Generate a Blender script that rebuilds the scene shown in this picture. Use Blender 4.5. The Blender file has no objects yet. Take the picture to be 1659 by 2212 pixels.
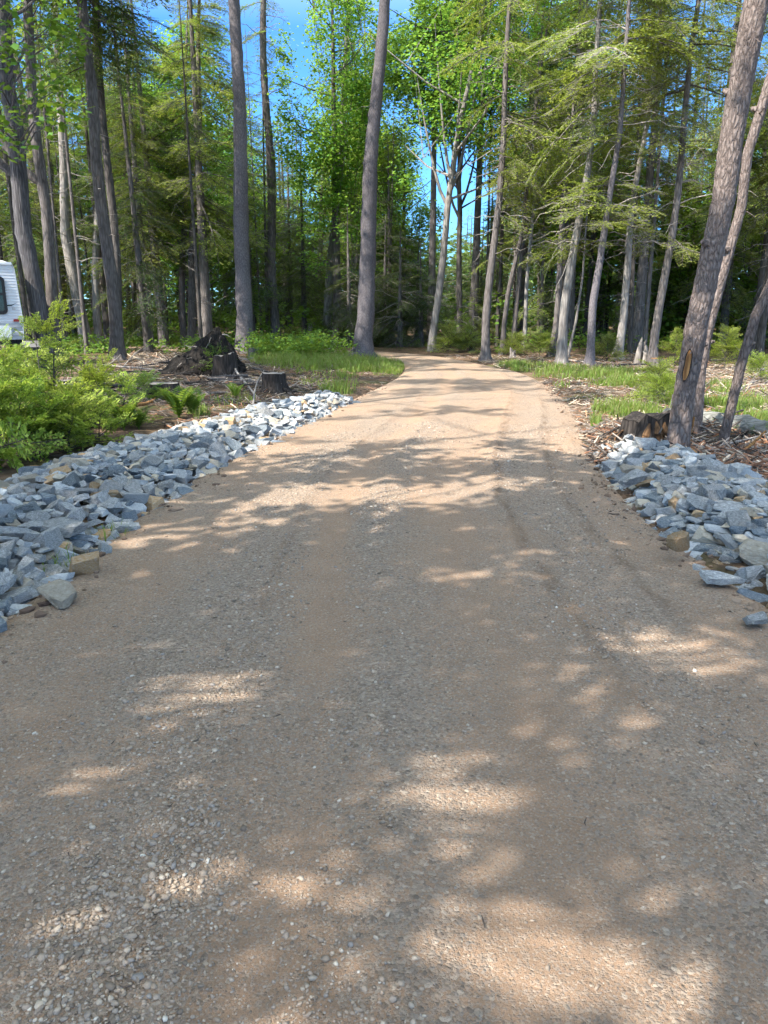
import bpy, bmesh, math, random
import numpy as np
from mathutils import Vector, Matrix, noise

SC = bpy.context.scene
COL = SC.collection
rng = np.random.default_rng(7)
random.seed(7)
PI = math.pi
R = math.radians

# ------------------------------------------------------------------ camera
CAM_H, PITCH, FPX, CU, CV = 1.55, R(14.7), 1661.0, 829.5, 1106.0
cp, sp = math.cos(PITCH), math.sin(PITCH)
cam_d = bpy.data.cameras.new('camera'); cam = bpy.data.objects.new('camera', cam_d); COL.objects.link(cam)
cam.location = (0, 0, CAM_H); cam.rotation_euler = (PI/2 - PITCH, 0, 0)
cam_d.sensor_fit = 'VERTICAL'; cam_d.sensor_height = 36.0; cam_d.lens = 36.0*FPX/2212.0
cam_d.clip_start = .05; cam_d.clip_end = 2000
SC.camera = cam

def ray(u, v):
    x = (u-CU)/FPX; y = (CV-v)/FPX
    return x, cp + y*sp, y*cp - sp
def G(u, v, z=0.0):                       # picture point -> point on the ground
    x, y, d = ray(u, v); t = (z-CAM_H)/d
    return np.array([x*t, y*t, z])
def AT(u, v, yy):                         # picture point -> point at a given distance down the drive
    x, y, d = ray(u, v); t = yy/y
    return np.array([x*t, yy, CAM_H + d*t])
def DEPTH(p): return p[1]*cp - (p[2]-CAM_H)*sp

# ------------------------------------------------------------------ sun
SUN_EL, SUN_AZ = R(50), np.array([-.80, -.60])
SDIR = np.array([SUN_AZ[0]*math.cos(SUN_EL), SUN_AZ[1]*math.cos(SUN_EL), math.sin(SUN_EL)])

# ------------------------------------------------------------------ mesh collecting
class MB:
    def __init__(s): s.V=[]; s.F=[]; s.M=[]; s.n=0
    def add(s, V, F, m=0):
        V = np.asarray(V, float).reshape(-1, 3); F = np.asarray(F, np.int64)
        if len(F) == 0: return
        s.V.append(V); s.F.append(F + s.n); s.M.append(np.full(len(F), m, np.int32)); s.n += len(V)
    def mesh(s, name, mats, smooth=False):
        me = bpy.data.meshes.new(name)
        if s.n:
            V = np.concatenate(s.V)
            me.vertices.add(len(V)); me.vertices.foreach_set('co', V.astype(np.float32).ravel())
            loops = np.concatenate([f.ravel() for f in s.F])
            tot = np.concatenate([np.full(len(f), f.shape[1], np.int32) for f in s.F])
            start = np.concatenate([[0], np.cumsum(tot)[:-1]]).astype(np.int32)
            me.loops.add(len(loops)); me.loops.foreach_set('vertex_index', loops.astype(np.int32))
            me.polygons.add(len(tot)); me.polygons.foreach_set('loop_start', start)
            me.polygons.foreach_set('material_index', np.concatenate(s.M))
            me.polygons.foreach_set('use_smooth', np.full(len(tot), smooth, bool))
            me.update(calc_edges=True)
        for m in (mats if isinstance(mats, (list, tuple)) else [mats]): me.materials.append(m)
        return me
    def build(s, name, mats, parent=None, smooth=False, loc=None):
        return link(name, s.mesh(name, mats, smooth), parent, loc)

def link(name, me, parent=None, loc=None):
    o = bpy.data.objects.new(name, me); COL.objects.link(o)
    if parent is not None: o.parent = parent
    if loc is not None: o.location = loc
    return o
def tag(o, label=None, cat=None, group=None, kind=None):
    if label: o['label'] = label
    if cat: o['category'] = cat
    if group: o['group'] = group
    if kind: o['kind'] = kind
    return o
def empty(name, loc, label=None, cat=None, group=None):
    o = bpy.data.objects.new(name, None); COL.objects.link(o); o.location = [float(c) for c in loc]
    o.empty_display_size = .2
    return tag(o, label, cat, group)

def nrm(v): return v/np.maximum(np.linalg.norm(v, axis=-1, keepdims=True), 1e-9)
def frames(P):
    T = np.gradient(P, axis=0); T = nrm(T)
    ref = np.array([1., 0, 0]) if abs(T[0, 0]) < .8 else np.array([0, 1., 0])
    A = nrm(np.cross(T, ref)); B = np.cross(T, A)
    return T, A, B
def tube(mb, P, r, n=8, m=0, cap=True, rough=0.0, seed=0):
    P = np.asarray(P, float); k = len(P); r = np.broadcast_to(np.asarray(r, float), (k,))
    T, A, B = frames(P)
    th = np.linspace(0, 2*PI, n, endpoint=False)
    rr = r[:, None]*np.ones((1, n))
    if rough:
        g = np.random.default_rng(seed); rr = rr*(1 + rough*g.standard_normal((k, n)))
    V = P[:, None] + rr[..., None]*(np.cos(th)[None, :, None]*A[:, None] + np.sin(th)[None, :, None]*B[:, None])
    V = V.reshape(-1, 3)
    i = np.arange(k-1)[:, None]*n; j = np.arange(n)[None]; j2 = (j+1) % n
    F = np.stack([i+j, i+j2, i+n+j2, i+n+j], -1).reshape(-1, 4)
    mb.add(V, F, m)
    if cap:
        c0 = np.concatenate([V[:n], P[:1]]); c1 = np.concatenate([V[-n:], P[-1:]])
        jj = np.arange(n)
        mb.add(c0, np.stack([(jj+1) % n, jj, np.full(n, n)], -1), m)
        mb.add(c1, np.stack([jj, (jj+1) % n, np.full(n, n)], -1), m)
def box(mb, lo, hi, m=0):
    x0, y0, z0 = lo; x1, y1, z1 = hi
    V = [(x0,y0,z0),(x1,y0,z0),(x1,y1,z0),(x0,y1,z0),(x0,y0,z1),(x1,y0,z1),(x1,y1,z1),(x0,y1,z1)]
    mb.add(V, [(0,3,2,1),(4,5,6,7),(0,1,5,4),(1,2,6,5),(2,3,7,6),(3,0,4,7)], m)
def smooth01(a, b, x): 
    t = np.clip((x-a)/(b-a), 0, 1); return t*t*(3-2*t)

# cheap smooth value noise for numpy arrays
_tab = np.random.default_rng(3).random((256, 256))
def vn(x, y):
    x = np.asarray(x, float); y = np.asarray(y, float)
    xi = np.floor(x).astype(int); yi = np.floor(y).astype(int); fx = x-xi; fy = y-yi
    fx = fx*fx*(3-2*fx); fy = fy*fy*(3-2*fy)
    g = lambda a, b: _tab[a & 255, b & 255]
    return (g(xi,yi)*(1-fx)+g(xi+1,yi)*fx)*(1-fy) + (g(xi,yi+1)*(1-fx)+g(xi+1,yi+1)*fx)*fy
def fbm(x, y): return vn(x, y)*.5 + vn(x*2.1+7, y*2.1+3)*.3 + vn(x*4.3+1, y*4.3+9)*.2

# ------------------------------------------------------------------ materials
class NT:
    def __init__(s, name):
        s.mat = bpy.data.materials.new(name); s.mat.use_nodes = True
        s.t = s.mat.node_tree; s.N = s.t.nodes; s.N.clear()
        s.out = s.N.new('ShaderNodeOutputMaterial')
    def n(s, typ, **kw):
        nd = s.N.new(typ)
        for k, v in kw.items():
            if k.startswith('i_'):
                key = k[2:].replace('_', ' ')
                key = int(key) if key.isdigit() else key
                if hasattr(v, 'is_linked'): s.t.links.new(v, nd.inputs[key])
                else: nd.inputs[key].default_value = v
            else: setattr(nd, k, v)
        return nd
    def l(s, a, b): s.t.links.new(a, b)
    def ramp(s, fac, stops, interp='LINEAR'):
        nd = s.n('ShaderNodeValToRGB'); cr = nd.color_ramp; cr.interpolation = interp
        while len(cr.elements) > 1: cr.elements.remove(cr.elements[-1])
        cr.elements[0].position = stops[0][0]; cr.elements[0].color = c4(stops[0][1])
        for p, c in stops[1:]:
            e = cr.elements.new(p); e.color = c4(c)
        s.l(fac, nd.inputs[0]); return nd.outputs[0]
    def mix(s, fac, a, b, blend='MIX'):
        nd = s.n('ShaderNodeMix', data_type='RGBA', blend_type=blend)
        for sock, val in ((nd.inputs[0], fac), (nd.inputs[6], a), (nd.inputs[7], b)):
            if hasattr(val, 'is_linked'): s.l(val, sock)
            else: sock.default_value = val if not isinstance(val, (tuple, list)) else c4(val)
        return nd.outputs[2]
    def math(s, op, a, b=None):
        nd = s.n('ShaderNodeMath', operation=op)
        for i, val in enumerate((a, b)):
            if val is None: continue
            if hasattr(val, 'is_linked'): s.l(val, nd.inputs[i])
            else: nd.inputs[i].default_value = val
        return nd.outputs[0]
    def noise(s, vec, scale, detail=4, rough=.55, out=0):
        nd = s.n('ShaderNodeTexNoise', i_Scale=scale, i_Detail=detail, i_Roughness=rough)
        if vec is not None: s.l(vec, nd.inputs['Vector'])
        return nd.outputs[out]
    def mapped(s, vec, scale=(1,1,1), rot=(0,0,0)):
        nd = s.n('ShaderNodeMapping'); s.l(vec, nd.inputs[0]); nd.inputs[3].default_value = scale; nd.inputs[2].default_value = rot
        return nd.outputs[0]
    def wv(s, vec, nz, k):
        a = s.n('ShaderNodeVectorMath', operation='SUBTRACT'); s.l(nz, a.inputs[0]); a.inputs[1].default_value = (.5, .5, .5)
        m = s.n('ShaderNodeVectorMath', operation='SCALE'); s.l(a.outputs[0], m.inputs[0]); m.inputs['Scale'].default_value = k
        d = s.n('ShaderNodeVectorMath', operation='ADD'); s.l(vec, d.inputs[0]); s.l(m.outputs[0], d.inputs[1]); return d.outputs[0]
    def coord(s, which='Object'): return s.n('ShaderNodeTexCoord').outputs[which]
    def bsdf(s, col, rough=.9, bump=None, strength=.5, dist=.02, spec=.3, metal=0.0):
        p = s.n('ShaderNodeBsdfPrincipled')
        for k, v in (('Base Color', col), ('Roughness', rough)):
            if hasattr(v, 'is_linked'): s.l(v, p.inputs[k])
            else: p.inputs[k].default_value = v if not isinstance(v, (tuple, list)) else c4(v)
        p.inputs['Specular IOR Level'].default_value = spec; p.inputs['Metallic'].default_value = metal
        if bump is not None:
            b = s.n('ShaderNodeBump'); b.inputs['Strength'].default_value = strength; b.inputs['Distance'].default_value = dist
            s.l(bump, b.inputs['Height']); s.l(b.outputs[0], p.inputs['Normal'])
        s.l(p.outputs[0], s.out.inputs[0]); return s.mat
def c4(c): return (c, c, c, 1) if isinstance(c, (int, float)) else (tuple(c) + (1,))[:4]

def leaf_mat(name, c0, c1, c2, trans=.4):
    t = NT(name)
    isl = t.n('ShaderNodeNewGeometry').outputs['Random Per Island']
    ob = t.n('ShaderNodeObjectInfo').outputs['Random']
    col = t.ramp(isl, [(0, c0), (.55, c1), (1, c2)])
    hsv = t.n('ShaderNodeHueSaturation'); t.l(col, hsv.inputs['Color'])
    t.l(t.math('ADD', t.math('MULTIPLY', ob, .03), .485), hsv.inputs['Hue'])
    t.l(t.math('ADD', t.math('MULTIPLY', ob, .45), .78), hsv.inputs['Value'])
    col = hsv.outputs[0]
    d = t.n('ShaderNodeBsdfPrincipled'); t.l(col, d.inputs['Base Color']); d.inputs['Roughness'].default_value = .55
    d.inputs['Specular IOR Level'].default_value = .25
    tr = t.n('ShaderNodeBsdfTranslucent'); t.l(t.mix(.45, col, (.34, .42, .04)), tr.inputs[0])
    m = t.n('ShaderNodeMixShader'); m.inputs[0].default_value = trans
    t.l(d.outputs[0], m.inputs[1]); t.l(tr.outputs[0], m.inputs[2]); t.l(m.outputs[0], t.out.inputs[0])
    return t.mat
def bark_mat(name, dark, mid, light, sx=14, sz=2.2, strength=.8, dist=.02, moss=None, plates=False):
    t = NT(name); co = t.coord()
    mp = t.mapped(co, (sx, sx, sz) if name != 'bark_moss' else (2.4, 16, 16))
    vo = t.n('ShaderNodeTexVoronoi', feature='DISTANCE_TO_EDGE'); t.l(t.wv(mp, t.noise(mp, .8, 4, .6, out=1), 1.1 if plates else .5), vo.inputs['Vector']); vo.inputs['Scale'].default_value = .75 if plates else 1.0
    nz = t.noise(mp, 1.1, 5, .65)
    big = t.noise(co, 1.3, 3)
    h = t.math('ADD', t.math('MULTIPLY', t.math('MINIMUM', vo.outputs[0], .28), 2.2 if plates else 1.2), t.math('MULTIPLY', nz, 1.15 if plates else .8))
    k = t.math('ADD', t.math('MULTIPLY', h, .50 if plates else .62), t.math('MULTIPLY', big, .35))
    col = t.ramp(k, [(.30, dark), (.58, mid), (.92, light)])
    ob = t.n('ShaderNodeObjectInfo').outputs['Random']
    hsv = t.n('ShaderNodeHueSaturation'); t.l(col, hsv.inputs['Color']); t.l(t.math('ADD', t.math('MULTIPLY', ob, .4), .8), hsv.inputs['Value'])
    col = hsv.outputs[0]
    if moss:
        m = t.math('GREATER_THAN', t.noise(t.mapped(co, (3, 3, 2)), 2.0, 5), .55)
        col = t.mix(t.math('MULTIPLY', m, .7), col, moss)
    return t.bsdf(col, .9, h, strength, dist, .15)

M = {}
M['bark_grey'] = bark_mat('bark_grey', (.055,.046,.042), (.15,.13,.118), (.25,.225,.205), 16, 2.6)
M['bark_purple'] = bark_mat('bark_purple', (.06,.053,.055), (.145,.128,.13), (.22,.20,.202), 30, 9, .6, .012)
M['bark_pale'] = bark_mat('bark_pale', (.10,.088,.078), (.255,.23,.205), (.38,.35,.315), 14, 2.0)
M['bark_dark'] = bark_mat('bark_dark', (.025,.022,.02), (.09,.078,.068), (.18,.16,.14), 14, 2.2)
M['bark_furrow'] = bark_mat('bark_furrow', (.03,.028,.028), (.12,.11,.11), (.24,.23,.225), 24, 1.6, 1.0, .03)
M['bark_plate'] = bark_mat('bark_plate', (.055,.042,.035), (.155,.120,.104), (.25,.203,.178), 38, 12, .8, .025, plates=True)
M['bark_moss'] = bark_mat('bark_moss', (.05,.05,.042), (.20,.195,.17), (.36,.36,.32), 14, 14, .9, .03, moss=(.10,.12,.045))
M['dead_wood'] = bark_mat('dead_wood', (.12,.10,.085), (.30,.265,.23), (.46,.42,.38), 22, 2.0, .5, .01)
M['stump_dark'] = bark_mat('stump_dark', (.012,.01,.009), (.05,.041,.035), (.13,.11,.095), 22, 2.4, 1.0, .03)
M['root_soil'] = bark_mat('root_soil', (.008,.007,.006), (.022,.018,.015), (.06,.048,.038), 12, 5, 1.0, .06)
M['rotten_wood'] = bark_mat('rotten_wood', (.05,.028,.016), (.17,.095,.048), (.30,.185,.095), 30, 5, .7, .015)
M['cut_wood'] = bark_mat('cut_wood', (.14,.12,.10), (.26,.235,.21), (.36,.33,.30), 20, 20, .3, .005)
M['raw_wood'] = bark_mat('raw_wood', (.10,.045,.02), (.33,.165,.06), (.50,.30,.13), 26, 4, .5, .01)
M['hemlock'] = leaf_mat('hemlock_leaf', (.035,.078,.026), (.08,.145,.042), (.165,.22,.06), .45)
M['hemlock_lit'] = leaf_mat('hemlock_new_lit_leaf', (.085,.13,.026), (.21,.26,.05), (.35,.37,.088), .45)  # yellow-green new growth, also brightened to stand in for sunlit foliage
M['pine'] = leaf_mat('pine_needle', (.04,.075,.03), (.085,.13,.045), (.15,.19,.07), .40)
M['maple'] = leaf_mat('maple_leaf', (.045,.135,.016), (.15,.31,.042), (.25,.42,.075), .56)
M['sapling'] = leaf_mat('sapling_leaf', (.12,.19,.025), (.25,.345,.045), (.44,.50,.095), .45)
M['fern'] = leaf_mat('fern_leaf', (.05,.12,.015), (.10,.19,.025), (.16,.26,.04), .45)
M['grass'] = leaf_mat('grass_blade', (.24,.20,.09), (.12,.20,.03), (.21,.29,.06), .45)
M['hemlock_shaded'] = leaf_mat('hemlock_painted_shade_leaf', (.014,.038,.013), (.034,.070,.022), (.075,.12,.036), .32)  # same hemlock leaf, colour darkened to imitate deep forest shade
M['maple_shade'] = leaf_mat('maple_painted_shade_leaf', (.022,.075,.010), (.05,.135,.016), (.10,.22,.028), .4)  # maple leaf copy with the bough's shade put into its colour
M['shrub'] = leaf_mat('shrub_leaf', (.055,.12,.018), (.10,.195,.026), (.17,.27,.045), .45)

def simple(name, col, rough=.5, spec=.4, metal=0.0, bump_scale=None):
    t = NT(name); co = t.coord()
    nz = t.noise(co, 9, 4)
    c = t.mix(t.math('MULTIPLY', nz, .35), col, tuple(x*.7 for x in col))
    return t.bsdf(c, rough, t.noise(co, bump_scale, 3) if bump_scale else None, .2, .01, spec, metal)
# ------------------------------------------------------------------ the drive
RC = np.array([(.05,-14,2.0),(.05,-4,2.0),(.05,0,2.0),(.05,3,2.0),(.03,5.9,1.9),(.34,8.5,1.9),(1.25,13.4,1.82),(1.85,17.5,1.62),(1.98,20.5,1.38),
               (1.72,23.4,1.08),(1.05,26,.98),(.1,28,1.0),(-2,30,1.1),(-6,32,1.2),(-14,34,1.3),(-30,36,1.3)], float)
def catmull(P, per=14):
    out = []
    Q = np.vstack([2*P[0]-P[1], P, 2*P[-1]-P[-2]])
    for i in range(1, len(Q)-2):
        p0, p1, p2, p3 = Q[i-1:i+3]
        for t in np.linspace(0, 1, per, endpoint=False):
            out.append(.5*((2*p1)+(-p0+p2)*t+(2*p0-5*p1+4*p2-p3)*t*t+(-p0+3*p1-3*p2+p3)*t**3))
    out.append(P[-1]); return np.array(out)
RD = catmull(RC, 20)
RT = nrm(np.gradient(RD[:, :2], axis=0)); RN = np.stack([RT[:, 1], -RT[:, 0]], 1)      # points to the right-hand side
RS = np.concatenate([[0], np.cumsum(np.linalg.norm(np.diff(RD[:, :2], axis=0), axis=1))])
def road_off(x, y):
    """signed distance beyond the road's edge (negative on the road) and side"""
    x = np.atleast_1d(np.asarray(x, float)).ravel(); y = np.atleast_1d(np.asarray(y, float)).ravel()
    d = np.empty(len(x)); side = np.empty(len(x)); idx = np.empty(len(x), int)
    for a in range(0, len(x), 20000):
        dx = x[a:a+20000, None]-RD[None, :, 0]; dy = y[a:a+20000, None]-RD[None, :, 1]
        q = dx*dx+dy*dy; i = q.argmin(1); k = np.arange(len(i))
        lat = dx[k, i]*RN[i, 0]+dy[k, i]*RN[i, 1]
        d[a:a+20000] = np.sqrt(q[k, i])-RD[i, 2]; side[a:a+20000] = np.where(lat >= 0, 1, -1); idx[a:a+20000] = i
    return d, side, idx

def gh(x, y):
    """height of the forest floor"""
    x = np.atleast_1d(np.asarray(x, float)); shp = x.shape
    y = np.broadcast_to(np.atleast_1d(np.asarray(y, float)), shp)
    xf, yf = x.ravel(), y.ravel()
    d, s, i = road_off(xf, yf)
    h = .16*(fbm(xf*.33+20, yf*.33+11)-.5) + .07*(fbm(xf*1.5, yf*1.5)-.5) + .03*(vn(xf*6, yf*6)-.5)
    h = h*smooth01(.1, 1.6, d)
    h += .35*smooth01(30, 80, np.hypot(xf, yf))
    nearL = (s < 0)*smooth01(13.2, 11.5, yf); nearR = (s > 0)*smooth01(9.2, 8.0, yf)
    h += .05*np.exp(-((d-.95)/.5)**2)*np.maximum(nearL, nearR)
    h += .10*np.exp(-(((xf+5.6)/1.6)**2+((yf-18.4)/1.5)**2)) + .12*np.exp(-(((xf+3.0)/1.1)**2+((yf-15.0)/.9)**2))
    h += .16*np.exp(-(((xf-3.6)/1.0)**2+((yf-9.3)/.5)**2))
    h -= .085*smooth01(.25, -.15, d)
    return h.reshape(shp)
def gz(x, y): return float(gh(np.array([x]), np.array([y]))[0])

def axis(segs):
    out = []
    for a, b, st in segs: out += list(np.arange(a, b, st))
    return np.array(out + [segs[-1][1]])
ax = axis([(-600,-120,60),(-120,-40,8),(-40,-16,1.2),(-16,-7,.4),(-7,7,.12),(7,16,.35),(16,40,1.2),(40,120,8),(120,600,60)])
ay = axis([(-300,-40,40),(-40,-6,3),(-6,1,.5),(1,14,.10),(14,26,.18),(26,42,.5),(42,100,4),(100,900,50)])
X, Y = np.meshgrid(ax, ay); Z = gh(X, Y)
b = MB(); nx = len(ax); ny = len(ay)
i = (np.arange(ny-1)[:, None]*nx+np.arange(nx-1)[None]).ravel()
b.add(np.stack([X, Y, Z], -1).reshape(-1, 3), np.stack([i, i+1, i+nx+1, i+nx], 1))
t = NT('forest_floor'); co = t.coord()
n1 = t.noise(co, .55, 5, .6); n2 = t.noise(co, 5, 6, .65); n3 = t.noise(co, 38, 4, .6)
c = t.ramp(n2, [(.25,(.055,.038,.026)),(.45,(.15,.098,.064)),(.62,(.26,.175,.115)),(.8,(.38,.285,.20))])
c = t.mix(t.math('MULTIPLY', t.ramp(n1, [(.42,0.0),(.62,1.0)]), .55), c, (.075,.055,.036))
c = t.mix(t.math('MULTIPLY', t.ramp(t.noise(co, .9, 4), [(.5,0.0),(.62,1.0)]), .45), c, (.085,.12,.03))
c = t.mix(t.math('MULTIPLY', n3, .5), c, (.10,.07,.05), 'MULTIPLY')
t.bsdf(c, .95, t.math('ADD', n3, t.math('MULTIPLY', n2, 1.5)), .9, .04, .1)
tag(b.build('ground', t.mat, smooth=True), kind='structure')

# road sheet
na = 61
ss = np.linspace(-1.0, 1.0, na)
keep = np.arange(len(RD))
fine_s = np.concatenate([np.arange(RS[0], 13, .5), np.arange(13, 40, .06), np.arange(40, RS[-1], .2)])
fx = np.interp(fine_s, RS, RD[:, 0]); fy = np.interp(fine_s, RS, RD[:, 1]); fw = np.interp(fine_s, RS, RD[:, 2])
tx = np.gradient(fx, fine_s); ty = np.gradient(fy, fine_s)
edge = .30
S = ss[None]*(fw[:, None]+edge)
S = S*(1+.035*(fbm(fine_s[:, None]*.9, np.sign(ss)[None]*5+3)-.5)*np.abs(ss[None])*2)
RX = fx[:, None]+S*ty[:, None]; RY = fy[:, None]-S*tx[:, None]
u = S/np.maximum(fw[:, None], .1)
def rut(c, w): return np.exp(-((S-c)/w)**2)
wob = .05*np.sin(fine_s*.45)[:, None]
RZ = .045*(1-np.clip(np.abs(u), 0, 1)**2) - .014*rut(-.38+wob, .14) - .012*rut(.52+wob, .26) - .014*rut(1.2+wob, .16) + .016*rut(.93+wob, .05) + .016*rut(1.47+wob, .05) + .010*rut(-.07+wob, .07) + .010*rut(-.66+wob, .06)
RZ += .018*(fbm(RX*1.1, RY*1.1)-.5) + .008*(vn(RX*7, RY*7)-.5)
dedge = np.abs(S)-fw[:, None]
RZ += -.10*smooth01(-.02, edge, dedge) + .012*np.exp(-((dedge+.12)/.09)**2)
b = MB(); ns = len(fine_s)
i = (np.arange(ns-1)[:, None]*na+np.arange(na-1)[None]).ravel()
b.add(np.stack([RX, RY, RZ], -1).reshape(-1, 3), np.stack([i, i+1, i+na+1, i+na], 1))
me = b.mesh('road', [], True)
me.flip_normals() if me.polygons[0].normal.z < 0 else None
uv = me.uv_layers.new(name='lane')
vi = np.empty(len(me.loops), np.int32); me.loops.foreach_get('vertex_index', vi)
UV = np.stack([S, np.broadcast_to(fine_s[:, None], S.shape)], -1).reshape(-1, 2)[vi]
uv.data.foreach_set('uv', UV.astype(np.float32).ravel())
t = NT('gravel_road'); co = t.coord('Object'); uvn = t.n('ShaderNodeUVMap', uv_map='lane').outputs[0]
sep = t.n('ShaderNodeSeparateXYZ'); t.l(uvn, sep.inputs[0]); across = sep.outputs[0]
def strip(cn, w):
    q = t.math('DIVIDE', t.math('SUBTRACT', across, cn), w)
    return t.math('MAXIMUM', t.math('SUBTRACT', 1.0, t.math('MULTIPLY', q, q)), 0.0)
lo = t.noise(t.mapped(uvn, (1.0, .35, 1)), 1.6, 4, .6)
g = t.math('MULTIPLY', lo, 1.25)
for cn, wd, am in ((-.06, .22, .12), (1.2, .34, .14), (-.85, .45, .12), (-.38, .17, -.13), (.48, .40, -.08)):
    g = t.math('ADD', g, t.math('MULTIPLY', strip(cn, wd), am))
gm = t.ramp(g, [(.42, 0.12), (1.0, 1.0)])
sand = t.ramp(t.noise(co, 3.0, 6, .7), [(.25,(.25,.155,.097)),(.5,(.34,.217,.138)),(.75,(.41,.278,.185))])
sand = t.mix(.5, sand, t.ramp(t.noise(co, 160, 3, .6), [(.2,(.175,.113,.072)),(.55,(.32,.215,.138)),(.85,(.44,.322,.22))]))
v1 = t.n('ShaderNodeTexVoronoi', feature='F1'); t.l(co, v1.inputs['Vector']); v1.inputs['Scale'].default_value = 85
v2 = t.n('ShaderNodeTexVoronoi', feature='F1'); t.l(co, v2.inputs['Vector']); v2.inputs['Scale'].default_value = 150
s1 = t.n('ShaderNodeSeparateColor'); t.l(v1.outputs['Color'], s1.inputs[0])
s2 = t.n('ShaderNodeSeparateColor'); t.l(v2.outputs['Color'], s2.inputs[0])
st = [(0,(.18,.138,.105)),(.3,(.27,.208,.155)),(.5,(.345,.262,.19)),(.7,(.285,.232,.185)),(.88,(.39,.305,.225)),(1,(.47,.385,.295))]
stone1 = t.ramp(s1.outputs[0], st); stone2 = t.ramp(s2.outputs[0], st)
dark1 = t.ramp(v1.outputs['Distance'], [(.30,1.0),(.62,.38)]); dark2 = t.ramp(v2.outputs['Distance'], [(.30,1.0),(.62,.45)])
# which stones show through the sand: big ones where the mask is high, a few small ones everywhere
m1 = t.math('GREATER_THAN', t.math('ADD', gm, t.math('MULTIPLY', s1.outputs[1], .75)), .98)
m2 = t.math('GREATER_THAN', t.math('ADD', t.math('MULTIPLY', gm, .7), s2.outputs[1]), .66)
col = t.mix(t.math('MULTIPLY', m2, .6), sand, stone2)
col = t.mix(t.math('MULTIPLY', m1, .85), col, stone1)
ridge = t.math('MULTIPLY', t.math('MAXIMUM', t.math('MAXIMUM', strip(.93, .07), strip(1.47, .06)), t.math('MULTIPLY', strip(-.66, .06), .6)), t.ramp(t.noise(t.mapped(uvn, (6, 1.2, 1)), 2.0, 4), [(.40, 0.0), (.64, .6)]))
fd = t.ramp(t.math('DIVIDE', sep.outputs[1], 40.0), [(.412, 0.0), (.45, 1.0), (.62, 1.0), (.75, .3)])
ridge = t.math('MULTIPLY', ridge, fd)
col = t.mix(ridge, col, (.145, .088, .053))
r1 = t.math('MULTIPLY', t.math('SUBTRACT', .6, v1.outputs['Distance']), m1); r2 = t.math('MULTIPLY', t.math('SUBTRACT', .55, v2.outputs['Distance']), m2)
h = t.math('ADD', t.math('MULTIPLY', r1, 1.0), t.math('ADD', t.math('MULTIPLY', r2, .55), t.math('MULTIPLY', t.noise(co, 70, 6, .75), 1.0)))
t.bsdf(col, .95, h, .95, .014, .12)
me.materials.append(t.mat)
tag(link('gravel_road', me), kind='structure')
_ri = (RX, RY, RZ)
def road_z(x, y):
    d, s, i = road_off(x, y)
    lat = (x-RD[i, 0])*RN[i, 0]+(y-RD[i, 1])*RN[i, 1]; w = RD[i, 2]; sl = RS[i]
    wb = .05*np.sin(sl*.45); rt = lambda c, q: np.exp(-((lat-c-0*wb-wb)/q)**2)
    z = .045*(1-np.clip(np.abs(lat/w), 0, 1)**2)-.014*rt(-.38,.14)-.012*rt(.52,.26)-.014*rt(1.2,.16)+.016*rt(.93,.05)+.016*rt(1.47,.05)+.010*rt(-.07,.07)+.010*rt(-.66,.06)
    z += .018*(fbm(x*1.1, y*1.1)-.5)+.008*(vn(x*7, y*7)-.5)
    dd = np.abs(lat)-w
    return z-.10*smooth01(-.02, edge, dd)+.012*np.exp(-((dd+.12)/.09)**2)

# loose gravel: real pebbles lying on the near part of the drive
def ico(sub=1):
    bm = bmesh.new(); bmesh.ops.create_icosphere(bm, subdivisions=sub, radius=1.0)
    V = np.array([v.co[:] for v in bm.verts]); F = np.array([[v.index for v in f.verts] for f in bm.faces]); bm.free(); return V, F
IV, IF = ico(1); IV2, IF2 = ico(2)
def pebbles(mb, x, y, z, size, nm, subd=False):
    V0, F0 = (IV2, IF2) if subd else (IV, IF); n = len(x)
    g = np.random.default_rng(5)
    for k in range(6):
        sel = np.arange(n)[k::6]
        if not len(sel): continue
        P = V0*(1+.22*g.standard_normal((len(V0), 1)) if not subd else 1+.16*(fbm(V0[:, :1]*1.7+k*3, V0[:, 1:2]*1.7+V0[:, 2:]*1.3)-.5)*3)
        sc = np.stack([g.uniform(.8, 1.35, len(sel)), g.uniform(.6, .95, len(sel)), g.uniform(.35, .7, len(sel))], 1)*size[sel, None]
        a = g.uniform(0, 2*PI, len(sel)); tl = g.normal(0, .3, len(sel))
        Q = P[None]*sc[:, None]
        ct, s_ = np.cos(tl)[:, None], np.sin(tl)[:, None]
        qx = Q[..., 0]*ct-Q[..., 2]*s_; qz = Q[..., 0]*s_+Q[..., 2]*ct
        ca, sa = np.cos(a)[:, None], np.sin(a)[:, None]
        W = np.stack([qx*ca-Q[..., 1]*sa + x[sel, None], qx*sa+Q[..., 1]*ca + y[sel, None], qz + z[sel, None] + size[sel, None]*.18], -1)
        F = (F0[None]+np.arange(len(sel))[:, None, None]*len(V0)).reshape(-1, 3)
        mb.add(W.reshape(-1, 3), F)
N = 330000
yy = 1.15 + 9.5*rng.random(N)**1.9; xx = rng.uniform(-2.6, 2.9, N)
d, s_, i_ = road_off(xx, yy); lat = xx-RD[i_, 0]
gm = 1.15*fbm(lat*1.1+4, RS[i_]*.55) + .20*np.exp(-((lat+.06)/.15)**2) + .22*np.exp(-((lat-1.2)/.26)**2) + .20*np.exp(-((lat+.85)/.4)**2) + .06
gm += -.20*np.exp(-((lat+.38)/.10)**2) - .13*np.exp(-((lat-.5)/.26)**2)
gm += .45*np.exp(-(((xx+.62)/.55)**2+((yy-1.9)/.75)**2))
gm -= .25*np.exp(-(((xx-.25)/.35)**2+((yy-1.6)/.6)**2))
gm += .16*(vn(xx*4, yy*4)-.5)*2
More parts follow.
